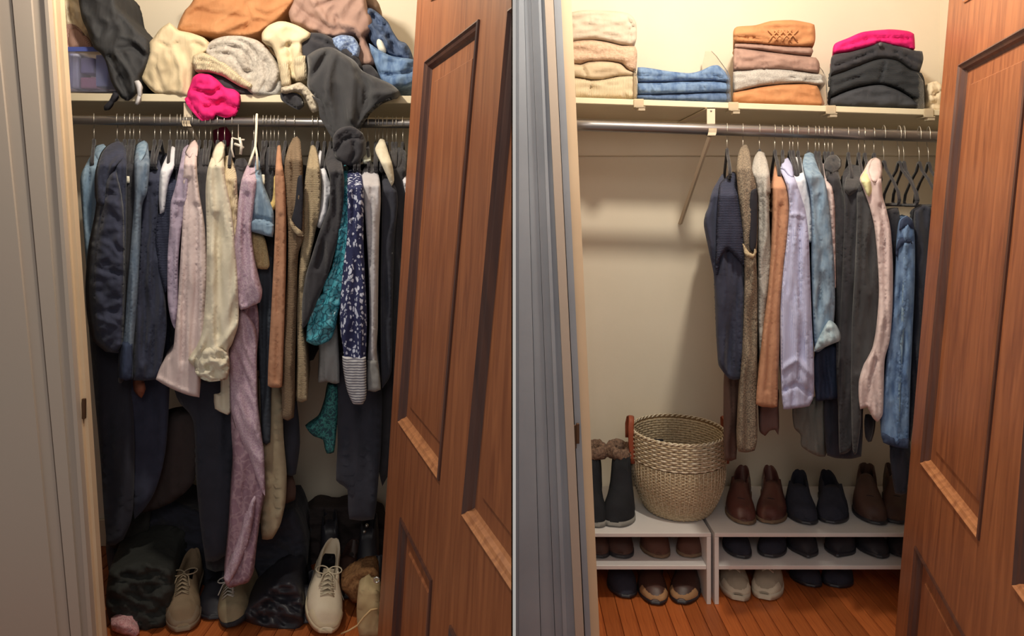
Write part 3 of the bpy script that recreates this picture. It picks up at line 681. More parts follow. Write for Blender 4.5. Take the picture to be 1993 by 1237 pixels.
# lower dark clothes behind
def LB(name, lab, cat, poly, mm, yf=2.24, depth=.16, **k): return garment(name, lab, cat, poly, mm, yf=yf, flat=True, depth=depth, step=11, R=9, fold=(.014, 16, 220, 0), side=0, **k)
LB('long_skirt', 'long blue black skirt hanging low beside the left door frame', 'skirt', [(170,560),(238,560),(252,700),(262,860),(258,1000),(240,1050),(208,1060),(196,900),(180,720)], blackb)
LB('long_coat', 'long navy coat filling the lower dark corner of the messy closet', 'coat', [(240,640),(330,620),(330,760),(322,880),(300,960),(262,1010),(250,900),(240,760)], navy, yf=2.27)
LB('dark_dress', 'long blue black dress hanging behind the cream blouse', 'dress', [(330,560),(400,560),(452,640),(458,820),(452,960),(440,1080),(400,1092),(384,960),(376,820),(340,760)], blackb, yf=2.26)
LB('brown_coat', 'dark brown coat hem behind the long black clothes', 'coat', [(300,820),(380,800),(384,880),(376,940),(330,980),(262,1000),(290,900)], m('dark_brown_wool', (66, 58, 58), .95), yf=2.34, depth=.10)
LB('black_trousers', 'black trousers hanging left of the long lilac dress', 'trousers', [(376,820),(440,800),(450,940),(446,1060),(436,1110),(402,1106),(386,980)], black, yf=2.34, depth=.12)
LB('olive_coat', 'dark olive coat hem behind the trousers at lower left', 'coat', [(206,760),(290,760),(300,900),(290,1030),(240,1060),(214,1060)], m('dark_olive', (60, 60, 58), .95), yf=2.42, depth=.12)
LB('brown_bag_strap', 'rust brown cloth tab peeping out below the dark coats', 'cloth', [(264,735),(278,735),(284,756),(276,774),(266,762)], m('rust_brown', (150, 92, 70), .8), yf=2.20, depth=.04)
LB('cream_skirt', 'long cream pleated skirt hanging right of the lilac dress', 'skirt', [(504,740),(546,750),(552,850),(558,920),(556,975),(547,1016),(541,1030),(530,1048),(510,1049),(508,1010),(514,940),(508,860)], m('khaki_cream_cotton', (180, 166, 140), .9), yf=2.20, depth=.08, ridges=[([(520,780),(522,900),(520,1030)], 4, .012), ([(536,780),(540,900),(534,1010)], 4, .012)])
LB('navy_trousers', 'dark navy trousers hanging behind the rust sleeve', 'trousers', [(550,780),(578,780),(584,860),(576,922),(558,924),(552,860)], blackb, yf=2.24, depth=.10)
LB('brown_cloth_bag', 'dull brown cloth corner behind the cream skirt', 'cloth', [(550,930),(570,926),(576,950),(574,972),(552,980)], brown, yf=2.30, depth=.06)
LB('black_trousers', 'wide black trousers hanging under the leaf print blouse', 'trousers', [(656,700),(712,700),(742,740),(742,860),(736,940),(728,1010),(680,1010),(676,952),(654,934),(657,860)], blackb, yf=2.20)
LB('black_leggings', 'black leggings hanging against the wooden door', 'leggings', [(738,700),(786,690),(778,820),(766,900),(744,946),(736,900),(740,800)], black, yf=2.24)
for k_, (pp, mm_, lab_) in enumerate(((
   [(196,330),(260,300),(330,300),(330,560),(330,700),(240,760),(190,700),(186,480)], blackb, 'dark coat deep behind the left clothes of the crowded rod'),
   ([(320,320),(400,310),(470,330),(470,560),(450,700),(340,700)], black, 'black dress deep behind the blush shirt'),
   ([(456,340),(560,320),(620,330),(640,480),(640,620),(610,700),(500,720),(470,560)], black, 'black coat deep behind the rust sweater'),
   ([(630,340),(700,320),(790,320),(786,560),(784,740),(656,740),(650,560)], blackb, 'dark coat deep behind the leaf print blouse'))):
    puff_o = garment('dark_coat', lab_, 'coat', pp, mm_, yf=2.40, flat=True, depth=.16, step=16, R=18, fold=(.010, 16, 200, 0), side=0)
# white wire hanger sticking up
t = empty('white_hanger', P(494, 330, 2.06), 'white plastic hanger sticking up in front of the rod', 'hanger')
bm = bmesh.new(); tube(bm, [P(500, 222, 2.20), P(499, 250, 2.17), P(497, 285, 2.12), P(490, 306, 2.09), P(484, 322, 2.08)], .0038, 8); build('arm', bm, tagw, t)
bm = bmesh.new(); tube(bm, [P(497, 285, 2.12), P(500, 300, 2.11), P(501, 330, 2.10)], .0036, 8); build('stem', bm, tagw, t)
# clip hanger
t = empty('clip_hanger', P(465, 310, 2.16), 'clear plastic clip hanger right of the cream blouse collar', 'hanger')
def wire(nm, pts, r, mm, par, n=6): bm = bmesh.new(); tube(bm, pts, r, n); return build(nm, bm, mm, par)
pl = m('pearly_plastic', (226, 220, 208), .25, bump=0, spec=.6)
wire('arm', [P(452, 268, 2.16), P(466, 272, 2.16), P(476, 272, 2.16)], .003, pl, t); wire('arm', [P(452, 268, 2.16), P(451, 290, 2.16), P(455, 306, 2.16)], .003, pl, t)
for a, b in (((466, 268), (468, 300)), ((457, 280), (474, 288))):
    wire('clip', [P(a[0], a[1], 2.15), P((a[0]+b[0])/2+3, (a[1]+b[1])/2, 2.145), P(b[0], b[1], 2.15)], .0045, pl, t, 8)
wire('stem', [P(464, 240, YR), P(464, 256, 2.25), P(464, 270, 2.16)], .0018, M_wire, t)
LG('dark_pink_top', 'dark pink top hanging far back behind the clip hanger', 'top', [(418,252),(440,246),(450,262),(446,284),(430,290),(420,276)], m('dark_pink', (150, 46, 86), .9), yf=2.44, flat=True, depth=.05)

# ================= tidy closet: hanging clothes =================
def RG(*a, **k): return garment(*a, side=1, **k)
RG('navy_sweater', 'navy ribbed sweater at the left end of the tidy rod', 'sweater',
   [(1386,372),(1398,350),(1406,338),(1412,352),(1424,334),(1430,350),(1436,400),(1443,450),(1448,520),(1449,600),(1448,680),(1441,737),(1420,737),(1402,716),(1397,700),(1394,620),(1390,540),(1380,490),(1370,440),(1372,420),(1380,400)], navy, yf=2.12, hook=1415,
   parts=[('sleeve', [(1400,360),(1412,346),(1424,334),(1431,350),(1438,400),(1446,450),(1448,496),(1446,516),(1432,500),(1416,486),(1402,504),(1393,535),(1393,470),(1396,410)], navyk, {'dy': -.03, 'fold': (.004, 14, 60, 0), 'R': 10, 'rnd': .025, 'depth': .05})])
RG('brown_trousers', 'dark brown trousers showing below the navy sweater', 'trousers', [(1410,716),(1440,730),(1440,780),(1434,830),(1433,893),(1410,895),(1408,840),(1408,780)], brown, yf=2.22, flat=True, depth=.10)
RG('tweed_cardigan', 'long brown tweed knit cardigan hanging almost to the rack', 'cardigan',
   [(1434,330),(1437,300),(1444,284),(1452,281),(1459,296),(1464,330),(1472,364),(1475,400),(1474,470),(1472,500),(1474,560),(1474,660),(1473,760),(1474,850),(1469,876),(1452,880),(1437,878),(1434,862),(1438,780),(1444,690),(1448,600),(1449,520),(1443,440),(1437,380)], tweed, yf=2.10, hook=1446,
   parts=[('opening', [(1461,374),(1472,366),(1474,400),(1472,470),(1466,492),(1459,480),(1459,420)], lining, {'dy': -.008, 'depth': .01, 'fold': (0, 9, 9, 0), 'R': 4, 'rnd': .003, 'label': 'dark opening of the cardigan'}),
          ('front_band', [(1445,474),(1456,490),(1466,495),(1468,484),(1472,490),(1464,504),(1450,496)], m('pale_tweed', (198, 182, 150), .95, 'tweed', (150, 134, 110), bump=.8), {'dy': -.02, 'depth': .012, 'R': 3, 'rnd': .006})])
RG('grey_cardigan', 'pale grey knit cardigan between tweed and orange knits', 'cardigan',
   [(1464,330),(1468,306),(1476,294),(1484,296),(1492,310),(1498,340),(1500,376),(1496,378),(1498,440),(1500,500),(1496,560),(1490,620),(1484,690),(1478,700),(1476,600),(1476,500),(1477,400),(1472,360)], greyk, yf=2.13, hook=1478,
   ridges=[([(1480,340),(1483,450),(1482,640)], 4, .008)])
RG('orange_sweater', 'orange tan fine knit sweater with a long flat sleeve', 'sweater',
   [(1505,350),(1507,328),(1511,318),(1518,332),(1528,356),(1535,384),(1536,420),(1532,470),(1524,540),(1519,600),(1517,680),(1514,740),(1513,791),(1494,792),(1471,786),(1478,710),(1486,640),(1495,570),(1502,480),(1505,410)], rust, yf=2.08, hook=1508, fold=(.005, 9, 160, 0),
   ridges=[([(1520,400),(1508,560),(1492,760)], 4, .008)])
RG('mauve_brown_top', 'mauve brown top with jagged hem below the orange sweater', 'top', [(1476,770),(1514,770),(1514,800),(1515,846),(1508,836),(1498,838),(1489,848),(1478,838),(1476,800)], brownm, yf=2.19, flat=True, depth=.10)
RG('white_shirt', 'white shirt shoulder just right of the lavender shirt collar', 'shirt',
   [(1537,326),(1545,308),(1554,304),(1560,316),(1569,340),(1577,372),(1580,420),(1580,470),(1570,470),(1560,420),(1550,380),(1542,350)], white, yf=2.13, hook=1543)
RG('lavender_shirt', 'lavender striped shirt with a yoke seam and crumpled hem', 'shirt',
   [(1519,330),(1524,312),(1532,308),(1538,322),(1548,348),(1560,384),(1568,412),(1574,460),(1577,540),(1580,620),(1584,700),(1584,768),(1575,790),(1548,794),(1525,796),(1521,760),(1519,680),(1519,600),(1525,520),(1532,460),(1536,400),(1530,356)], lavender, yf=2.07, hook=1523,
   fold=(.008, 12, 110, 0), ridges=[([(1532,419),(1550,416),(1569,424)], 2.5, -.008), ([(1556,440),(1557,600),(1555,740)], 3, .010), ([(1522,720),(1550,700),(1580,730)], 5, -.010), ([(1524,760),(1550,748),(1582,770)], 5, .012)],
   parts=[('collar', [(1519,326),(1524,312),(1532,307),(1540,322),(1542,344),(1534,340),(1526,330)], lavender, {'fold': (.002, 9, 20, 0), 'dy': -.012})])
RG('light_denim_shirt', 'light blue denim shirt with a turned back pale cuff', 'shirt',
   [(1562,318),(1566,300),(1576,296),(1584,304),(1594,330),(1606,352),(1612,390),(1618,440),(1624,520),(1625,600),(1618,660),(1600,680),(1586,684),(1582,600),(1580,520),(1580,420),(1576,370),(1568,340)], dlight, yf=2.09, hook=1573,
   fold=(.008, 12, 60, 0), ridges=[([(1596,380),(1598,480),(1596,600)], 4, .010)],
   parts=[('cuff', [(1612,624),(1624,634),(1632,652),(1631,664),(1612,672),(1584,684),(1590,664),(1600,644)], m('pale_denim_inside', (176, 196, 206), .9, 'denim', (146, 170, 184)), {'dy': -.03, 'fold': (.006, 10, 10, 30), 'label': 'pale inside-out cuff'})])
RG('pink_white_shirt', 'white shirt with a pinkish shoulder right of the denim shirt', 'shirt', [(1588,326),(1594,318),(1602,318),(1610,340),(1620,366),(1625,400),(1626,470),(1627,560),(1622,560),(1618,450),(1610,380),(1598,346)], blush, yf=2.13, hook=1594)
RG('black_ruched_top', 'black top with a ruched rosette neck on the tidy rod', 'top',
   [(1604,316),(1612,304),(1624,302),(1632,312),(1632,334),(1640,370),(1650,420),(1652,520),(1652,680),(1650,780),(1632,800),(1628,700),(1628,560),(1626,440),(1618,370),(1606,336)], black, yf=2.14, hook=1612,
   parts=[('rosette', [(1604,316),(1612,304),(1624,301),(1632,311),(1631,326),(1618,336),(1607,330)], char, {'fold': (.010, 7, 7, 40), 'dy': -.02, 'rnd': .015})])
RG('black_collared_shirt', 'black shirt with a charcoal collar flap', 'shirt', [(1640,340),(1652,320),(1668,322),(1678,336),(1678,400),(1676,520),(1668,700),(1662,860),(1634,884),(1632,700),(1640,520),(1644,400)], black, yf=2.12, hook=1651,
   parts=[('collar', [(1650,334),(1664,322),(1676,324),(1676,346),(1668,370),(1652,380),(1643,366)], char, {'dy': -.014, 'fold': (.003, 9, 20, 0), 'label': 'charcoal collar flap'})])
RG('black_coat', 'long black coat with a wide lapel beside the cream shirt', 'coat',
   [(1668,352),(1674,334),(1682,338),(1694,364),(1702,400),(1710,480),(1712,560),(1710,640),(1700,680),(1686,716),(1676,750),(1676,820),(1668,880),(1660,880),(1656,760),(1658,640),(1664,520),(1668,430)], char, yf=2.09, hook=1671,
   ridges=[([(1682,370),(1676,520),(1668,720)], 5, .012)])
RG('grey_green_cloth', 'soft grey green shirt tails hanging behind the denim shirt', 'shirt', [(1542,786),(1580,780),(1606,770),(1612,820),(1606,888),(1584,884),(1560,868),(1558,846),(1545,830)], m('grey_green_cotton', (120, 122, 118), .9), yf=2.26, flat=True, depth=.06)
RG('dark_blue_dress', 'dark blue dress hem behind the pale denim cuff', 'dress', [(1586,684),(1632,672),(1634,740),(1634,774),(1608,778),(1588,780),(1584,730)], ddark, yf=2.17, flat=True, depth=.10)
RG('blue_black_dress', 'long blue black dress reaching lowest in the middle of the tidy rod', 'dress', [(1606,770),(1680,740),(1678,820),(1676,888),(1640,892),(1610,886),(1605,840)], blackb, yf=2.22, flat=True, depth=.10)
RG('cream_shirt', 'cream pink shirt with a long sleeve ending in a drooping cuff', 'shirt',
   [(1674,346),(1682,330),(1692,312),(1702,306),(1711,312),(1715,340),(1718,380),(1726,410),(1734,450),(1738,520),(1737,600),(1732,660),(1722,700),(1720,760),(1718,806),(1708,821),(1698,812),(1688,792),(1674,796),(1671,770),(1672,740),(1682,710),(1698,680),(1706,640),(1711,570),(1708,500),(1702,440),(1692,400),(1682,370)], blush, yf=2.06, hook=1701,
   fold=(.007, 10, 120, 0), ridges=[([(1714,400),(1722,480),(1724,640)], 3, .010), ([(1706,700),(1694,740),(1688,790)], 3, .012)],
   parts=[('collar', [(1690,330),(1696,312),(1703,306),(1711,312),(1713,336),(1706,356),(1696,350)], blush, {'fold': (.002, 9, 20, 0), 'dy': -.014}),
          ('yoke', [(1674,346),(1688,326),(1694,350),(1696,372),(1690,384),(1682,366)], m('pale_lime', (232, 232, 180)), {'fold': (.002, 9, 20, 0), 'dy': -.008, 'label': 'pale yellow green placket'})])
RG('black_scarf', 'thin black scarf end hanging below the cream cuff', 'scarf', [(1684,806),(1698,816),(1696,840),(1690,860),(1684,850),(1682,824)], black, yf=2.16, flat=True, depth=.03)
RG('black_trousers', 'black trousers folded over the hanger left of the jeans', 'trousers', [(1722,412),(1748,404),(1752,430),(1750,480),(1744,560),(1740,640),(1730,700),(1726,640),(1738,520),(1732,450)], black, yf=2.14, flat=True, depth=.30)
RG('blue_jeans', 'mid blue jeans hanging open beside the right hand door', 'jeans',
   [(1748,446),(1753,428),(1765,420),(1777,430),(1781,480),(1780,560),(1776,650),(1772,740),(1770,800),(1767,872),(1744,868),(1719,860),(1714,838),(1718,780),(1726,700),(1735,620),(1742,530)], dmid, yf=2.08, flat=True, depth=.34, fold=(.008, 10, 60, 0),
   ridges=[([(1763,440),(1760,560),(1752,700),(1746,860)], 2.5, -.010), ([(1750,466),(1762,470),(1776,466)], 2.5, .010)],
   parts=[('waistband', [(1753,428),(1765,420),(1776,430),(1779,446),(1766,440),(1750,448)], ddark, {'dy': -.006, 'fold': (.002, 9, 20, 0), 'R': 4, 'rnd': .005}), ('pocket', [(1748,468),(1758,462),(1772,466),(1776,474),(1762,474),(1750,484),(1746,500),(1743,494)], ddark, {'dy': -.006, 'fold': (.002, 9, 20, 0), 'R': 4, 'rnd': .005}), ('side_seam', [(1759,500),(1764,500),(1758,640),(1752,760),(1748,845),(1744,845),(1748,760),(1753,640)], dlight, {'dy': -.006, 'depth': .01, 'fold': (.002, 5, 9, 0), 'R': 3, 'rnd': .004, 'label': 'faded whitish side seam'}),
          ('hem', [(1716,842),(1744,852),(1768,856),(1767,873),(1744,870),(1719,861)], ddark, {'dy': -.006, 'fold': (.002, 9, 20, 0), 'R': 4, 'rnd': .005})])
RG('black_trousers', 'black trousers folded over the last hangers by the door', 'trousers', [(1780,410),(1812,402),(1812,520),(1800,620),(1786,760),(1772,860),(1768,840),(1774,700),(1781,560)], blackb, yf=2.12, flat=True, depth=.30)
RG('black_trousers', 'black trouser legs hanging low below the blue jeans', 'trousers', [(1732,868),(1770,868),(1772,900),(1764,960),(1742,960),(1734,910)], blackb, yf=2.16, flat=True, depth=.16)
for px, lab in ((1537, 'black hanger left of the white shirt'), (1553, 'black hanger behind the white shirt collar'), (1587, 'black hanger right of the light denim collar'), (1605, 'black hanger left of the rosette top'),
                (1620, 'black hanger right of the rosette top'), (1683, 'black hanger between charcoal coat and cream shirt'), (1720, 'black hanger right of the cream shirt, holding the first trousers'),
                (1750, 'black hanger above the blue jeans, left of a pair'), (1759, 'black hanger above the blue jeans, right of a pair'), (1789, 'next to last black hanger before the door'), (1807, 'last black hanger before the door')):
    hanger(px, 1, lab, yaw=.85 if px < 1715 else .55)

# ================= folded stacks =================
def folded(name, label, cat, top, bot, mm, grp, yf=2.38, depth=.30, creases=(), fold=(.006, 40, 10, 0), parts=()):
    poly = top+bot[::-1]
    rd = [(c, 2.2, .016) for c in creases]
    o = puff(name, poly, mm, None, yf=yf, depth=depth, rnd=.020, R=9, step=4.5, k=.75, fold=fold, ridges=rd)
    tag(o, label, cat, grp)
    return o
A = 'cream and beige knits stacked at the left of the neat shelf'
folded('folded_sweater', 'off white folded sweater on top of the cream stack', 'sweater', [(1102,40),(1110,24),(1140,20),(1200,22),(1226,28),(1238,44),(1239,76)], [(1102,82),(1120,77),(1150,75),(1180,79),(1210,86),(1230,86)], m('off_white_knit', (196, 184, 168), .95, 'plain', (184, 172, 156), bump=.6), A, creases=[[(1222,36),(1232,50),(1236,70)], [(1226,80),(1228,60),(1234,50)]])
folded('folded_sweater', 'fluffy peach beige folded sweater, second in the cream stack', 'sweater', [(1102,88),(1120,80),(1150,78),(1180,82),(1210,89),(1236,90),(1240,104)], [(1102,120),(1130,123),(1145,119),(1180,118),(1210,122),(1222,134),(1238,138)], m('peach_fur_knit', (198, 172, 150), .98, 'fur', (184, 156, 134), bump=.5), A)
folded('folded_sweater', 'oatmeal folded sweater with a puffed fold, third in the cream stack', 'sweater', [(1102,124),(1130,126),(1148,120),(1180,119),(1206,124),(1222,136),(1234,142)], [(1102,146),(1128,150),(1150,154),(1172,154),(1200,148),(1230,146)], oat, A, creases=[[(1132,128),(1138,140),(1144,152)]])
folded('folded_sweater', 'thick ribbed cream folded sweater at the bottom of the cream stack', 'sweater', [(1104,152),(1130,152),(1150,156),(1175,155),(1205,149),(1236,148),(1240,160)], [(1106,190),(1140,190),(1190,191),(1238,192)], creamk, A, creases=[[(1148,154),(1150,170),(1144,188)], [(1214,182),(1222,190)]])
Jn = 'folded jeans between the stacks'
folded('folded_jeans', 'upper pair of light blue folded jeans with a raised corner', 'jeans', [(1241,131),(1262,132),(1300,138),(1340,142),(1362,138),(1384,128),(1398,127),(1410,138),(1420,152)], [(1241,158),(1280,158),(1330,157),(1380,156),(1410,158),(1421,162)], dmid, Jn, creases=[[(1242,144),(1280,150),(1330,155)], [(1390,146),(1404,150)]])
folded('folded_jeans', 'middle pair of blue folded jeans between the dividers', 'jeans', [(1241,161),(1280,161),(1330,159),(1380,158),(1412,160),(1421,166)], [(1241,182),(1280,182),(1340,180),(1400,178),(1420,180)], dmid, Jn, yf=2.385, creases=[[(1262,170),(1270,180)]])
folded('folded_jeans', 'dark bottom pair of blue folded jeans between the dividers', 'jeans', [(1241,184),(1280,184),(1340,182),(1400,180),(1420,182)], [(1242,192),(1300,195),(1360,197),(1420,199)], m('blue_denim', (96, 118, 152), .9, 'denim', (70, 90, 124)), Jn, yf=2.39)
B = 'folded knits in the orange and mauve stack'
folded('folded_sweater', 'orange cable knit folded sweater on top of the mauve stack', 'sweater', [(1427,62),(1434,52),(1470,49),(1500,41),(1540,39),(1568,43),(1585,48),(1587,70)], [(1428,79),(1450,82),(1500,86),(1550,89),(1584,88)], orange, B, creases=[[(1430,72),(1470,74),(1500,78)]])
folded('folded_sweater', 'thin mauve folded sweater under the orange cable knit', 'sweater', [(1431,85),(1470,85),(1520,90),(1580,92)], [(1432,93),(1470,96),(1530,103),(1580,107)], mauve, B, yf=2.385, depth=.28)
folded('folded_sweater', 'thick mauve folded sweater in the middle of its stack', 'sweater', [(1428,96),(1438,94),(1500,102),(1550,108),(1588,112),(1595,124)], [(1428,135),(1470,135),(1520,134),(1560,137),(1594,142)], mauve, B, creases=[[(1438,96),(1437,115),(1434,134)]])
folded('folded_sweater', 'pale grey folded sweater, second from the bottom of the mauve stack', 'sweater', [(1427,140),(1450,137),(1490,134),(1540,137),(1580,143),(1606,146)], [(1428,177),(1450,173),(1480,166),(1520,162),(1560,161),(1590,164),(1607,164)], greyk, B, creases=[[(1540,150),(1580,154),(1606,154)]])
folded('folded_sweater', 'orange folded sweater at the bottom beneath the pale grey one', 'sweater', [(1427,180),(1450,176),(1480,170),(1520,165),(1560,163),(1590,167),(1596,178)], [(1427,200),(1480,202),(1540,204),(1590,206),(1606,202)], orange, B, creases=[[(1590,184),(1600,192)]])
Cc = 'dark folded sweaters topped by a pink one'
folded('folded_sweater', 'hot pink folded sweater on top of the black stack', 'sweater', [(1621,94),(1626,84),(1650,74),(1680,62),(1730,57),(1765,60),(1779,66),(1781,94)], [(1623,104),(1660,98),(1700,88),(1712,82),(1740,88),(1779,96)], pink, Cc, creases=[[(1640,90),(1690,76),(1740,72),(1779,80)]])
blk1 = m('black_knit', (58, 60, 64), .95, 'knit', (46, 48, 52), sc=1.6, bump=.5); blk2 = m('charcoal_knit', (66, 68, 74), .95, 'plain', bump=.6)
folded('folded_cardigan', 'black folded cardigan with a button, directly under the pink sweater', 'cardigan', [(1617,116),(1624,106),(1660,100),(1692,90),(1713,82),(1735,86),(1780,98),(1795,100),(1797,116)], [(1617,145),(1640,138),(1670,126),(1700,115),(1722,112),(1750,116),(1776,134),(1790,140)], black, Cc, creases=[[(1624,128),(1660,116),(1700,100)],[(1740,100),(1780,118),(1796,126)]])
folded('folded_sweater', 'charcoal cable folded sweater in the middle of the black stack', 'sweater', [(1616,150),(1640,141),(1670,129),(1700,118),(1722,114),(1748,119),(1772,136),(1794,142),(1800,160)], [(1616,188),(1640,178),(1670,168),(1700,163),(1720,163),(1750,172),(1780,190),(1798,200)], blk1, Cc, creases=[[(1722,120),(1718,140),(1712,158)],[(1640,160),(1680,146)]])
folded('folded_sweater', 'plain charcoal folded sweater at the bottom of the black stack', 'sweater', [(1617,192),(1640,181),(1670,171),(1700,166),(1720,166),(1748,176),(1772,190),(1788,204)], [(1617,206),(1660,207),(1720,208),(1788,209)], blk2, Cc)
# cable relief on the orange sweater, button on the cardigan
ocab = [o for o in C.objects if o.get('label', '').startswith('orange cable')][0]
for dx in (-26, -14, 0, 12):
    for sg in (1, -1):
        bm = bmesh.new(); c0 = 1532+dx
        pts = [P(c0-sg*10, 58, 2.372), P(c0-sg*4, 64, 2.37), P(c0+sg*3, 71, 2.37), P(c0+sg*9, 79, 2.373)]
        tube(bm, [q+Vector((0, .003, 0)) for q in pts], .0026, 6); build('cable', bm, orange, ocab)
card = [o for o in C.objects if o.get('label', '').startswith('black folded cardigan')][0]
bm = bmesh.new(); c = P(1714, 86, 2.366); bmesh.ops.create_cone(bm, cap_ends=True, segments=14, radius1=.008, radius2=.007, depth=.005, matrix=Matrix.Translation(c)@Matrix.Rotation(math.pi/2, 4, 'X')); build('button', bm, m('dark_button', (90, 88, 92), .4, bump=0), card)
# acrylic dividers
def divider(px, lab):
    zb = P(0, linz(px, (1112, 189), (1826, 213)), YS).z; x = XZ(px, YS); t = empty('shelf_divider', (x, YS, zb-.03), lab, 'divider', 'clear acrylic shelf dividers')
    prof = [(YS+.012, 0), (YB-.05, 0), (YB-.05, .20), (YB-.10, .25), (YB-.17, .235), (YB-.235, .20), (YS+.05, .12), (YS+.02, .09)]
    if px > 1430: prof = [(y, z*1.12) for y, z in prof]
    bm = bmesh.new(); a = [bm.verts.new((x-.0018, y, zb+z+.0008)) for y, z in prof]; b = [bm.verts.new((x+.0018, y, zb+z+.0008)) for y, z in prof]
    bm.faces.new(a); bm.faces.new(b[::-1])
    for i in range(len(a)): j = (i+1) % len(a); bm.faces.new((a[i], b[i], b[j], a[j]))
    bmesh.ops.recalc_face_normals(bm, faces=bm.faces); build('upright', bm, M_acryl, t, smooth=False)
    bm = bmesh.new(); box(bm, (x-.012, YS-.006, zb-.028), (x+.022, YS-.002, zb+.001)); box(bm, (x-.006, YS-.006, zb-.030), (x+.028, YS+.05, zb-.0255)); box(bm, (x+.004, YS-.004, zb-.040), (x+.028, YS+.02, zb-.031)); bev(bm, .001, 1)
    build('clip', bm, m('frosted_acrylic', (240, 226, 200), .25, 'paint', (236, 222, 196), bump=0, trans=.55), t, smooth=False)
for px, lab in ((1240, 'clear divider at the right of the cream stack'), (1424, 'clear divider between the jeans and the mauve stack'), (1613, 'clear divider between the mauve and black stacks'), (1803, 'clear divider at the right of the black stack')): divider(px, lab)
o = puff('crumpled_linen', [(1804,176),(1812,160),(1824,158),(1834,170),(1836,214),(1826,217),(1808,212),(1806,196)], m('white_linen', (236, 218, 188), .95), yf=2.40, depth=.16, k=.3, fold=(.016, 9, 9, 40), step=5)
tag(o, 'crumpled white linen at the right end of the neat shelf', 'linen')

# ================= heap on the messy shelf =================
def heap(name, label, cat, poly, mm, yf=2.36, depth=.20, fold=(.011, 30, 44, 25), ridges=(), parts=(), k=.3, step=4.5, R=10, rnd=.026, cz=None, front=None):
    def yfn(y, yf=yf):
        if front is None: return yf
        # cloth falls over the shelf edge: below the edge it hangs in front of the board
        t = max(0, min(1, (y-(front-34))/34)); return yf+(2.305-yf)*t if yf > 2.305 else yf
    def dfn(y):
        if front is None: return depth
        t = max(0, min(1, (y-(front-14))/14)); return depth*(1-t)+.022*t
    root = None
    if parts:
        cx = sum(p[0] for p in poly)/len(poly); ym = max(p[1] for p in poly)
        root = empty(name, (XZ(cx, yf), yf, P(0, ym, yf).z), label, cat)
    o = puff('body' if parts else name, poly, mm, root, yf=yf, depth=dfn, yfun=yfn, fold=fold, ridges=ridges, k=k, step=step, R=R, rnd=rnd)
    for p in parts:
        q = p[3] if len(p) > 3 else {}
        s_ = puff(p[0], p[1], p[2], root, yf=yf, yfun=lambda y: yfn(y)+q.get('dy', -.02), depth=q.get('depth', .03), fold=q.get('fold', (.006, 12, 12, 20)), ridges=q.get('ridges', ()), k=.3, step=5, R=8, rnd=.015)
        if q.get('label'): s_['label'] = q['label']
    if not parts: tag(o, label, cat); root = o
    return root
# blue bin with its contents
t = empty('storage_bin', P(178, 180, 2.42), 'blue clear plastic bin at the left end of the messy shelf', 'bin')
def bx(a, b, m_, nm, par, bv=.003):
    bm = bmesh.new(); box(bm, (min(a[0], b[0]), min(a[1], b[1]), min(a[2], b[2])), (max(a[0], b[0]), max(a[1], b[1]), max(a[2], b[2])))
    if bv: bev(bm, bv, 2)
    else: bmesh.ops.recalc_face_normals(bm, faces=bm.faces)
    return build(nm, bm, m_, par, smooth=False)
p0 = P(126, 178, 2.38); p1 = P(224, 94, 2.38)
bx((p0.x, 2.38, p0.z), (p1.x, 2.384, p1.z), M_bin, 'front_panel', t, .001)
bx((p0.x, 2.60, p0.z), (p1.x, 2.604, p1.z), M_bin, 'back_panel', t, .001)
bx((p0.x, 2.385, p0.z), (p0.x+.004, 2.599, p1.z), M_bin, 'side_panel', t, .001)
bx((p1.x-.004, 2.385, p0.z), (p1.x, 2.599, p1.z), M_bin, 'side_panel', t, .001)
bx((p0.x, 2.385, p0.z), (p1.x, 2.60, p0.z+.004), M_bin, 'base', t, .001)
mb = mat('blue_rim', (92, 108, 190), .3, bump=0)
bx((p0.x-.004, 2.374, p1.z-.012), (p1.x+.004, 2.379, p1.z+.004), mb, 'rim', t, .001)
bx((p1.x-.001, 2.380, p1.z-.010), (p1.x+.005, 2.605, p1.z+.003), mb, 'rim', t, .001)
for nm_, lab, x0_, x1_, y0_, y1_, cc in (('folded_paper', 'white paper bundle at the left inside the blue bin', 134, 152, 104, 172, (232, 230, 236)), ('paper_packet', 'pale purple packet inside the blue bin', 156, 182, 112, 142, (176, 168, 206)), ('paper_packet', 'pink packet lying low inside the blue bin', 156, 188, 150, 172, (212, 150, 168)), ('paper_packet', 'light blue packet at the right inside the blue bin', 186, 210, 106, 168, (170, 182, 222))):
    a = P(x0_, y1_, 2.42); b = P(x1_, y0_, 2.42); bm = bmesh.new(); box(bm, (a.x, 2.42, a.z), (b.x, 2.50, b.z)); bev(bm, .006, 2); tag(build(nm_, bm, mat('paper_%d_%d_%d' % cc, cc, .7, bump=.1), smooth=False), lab, 'paper')
plas = mat('plastic_wrap', (240, 226, 196), .25, 'plain', (220, 196, 160), bump=.6, spec=.7)
heap('wrapped_bundle', 'beige bundle in clear plastic wrap rising out of the blue bin', 'bundle', [(120,-30),(146,-34),(160,10),(176,50),(186,92),(130,92),(122,40)], plas, yf=2.44, depth=.14, fold=(.012, 8, 40, -25))
heap('magazine_bundle', 'pinkish brown magazines leaning in the blue bin', 'magazine', [(130,58),(150,50),(168,66),(184,92),(184,98),(132,98)], mat('mag_paper', (206, 170, 156), .6, 'vstripe', (160, 124, 116), sc=1.5, bump=.2), yf=2.425, depth=.012, fold=(.004, 8, 40, -25))
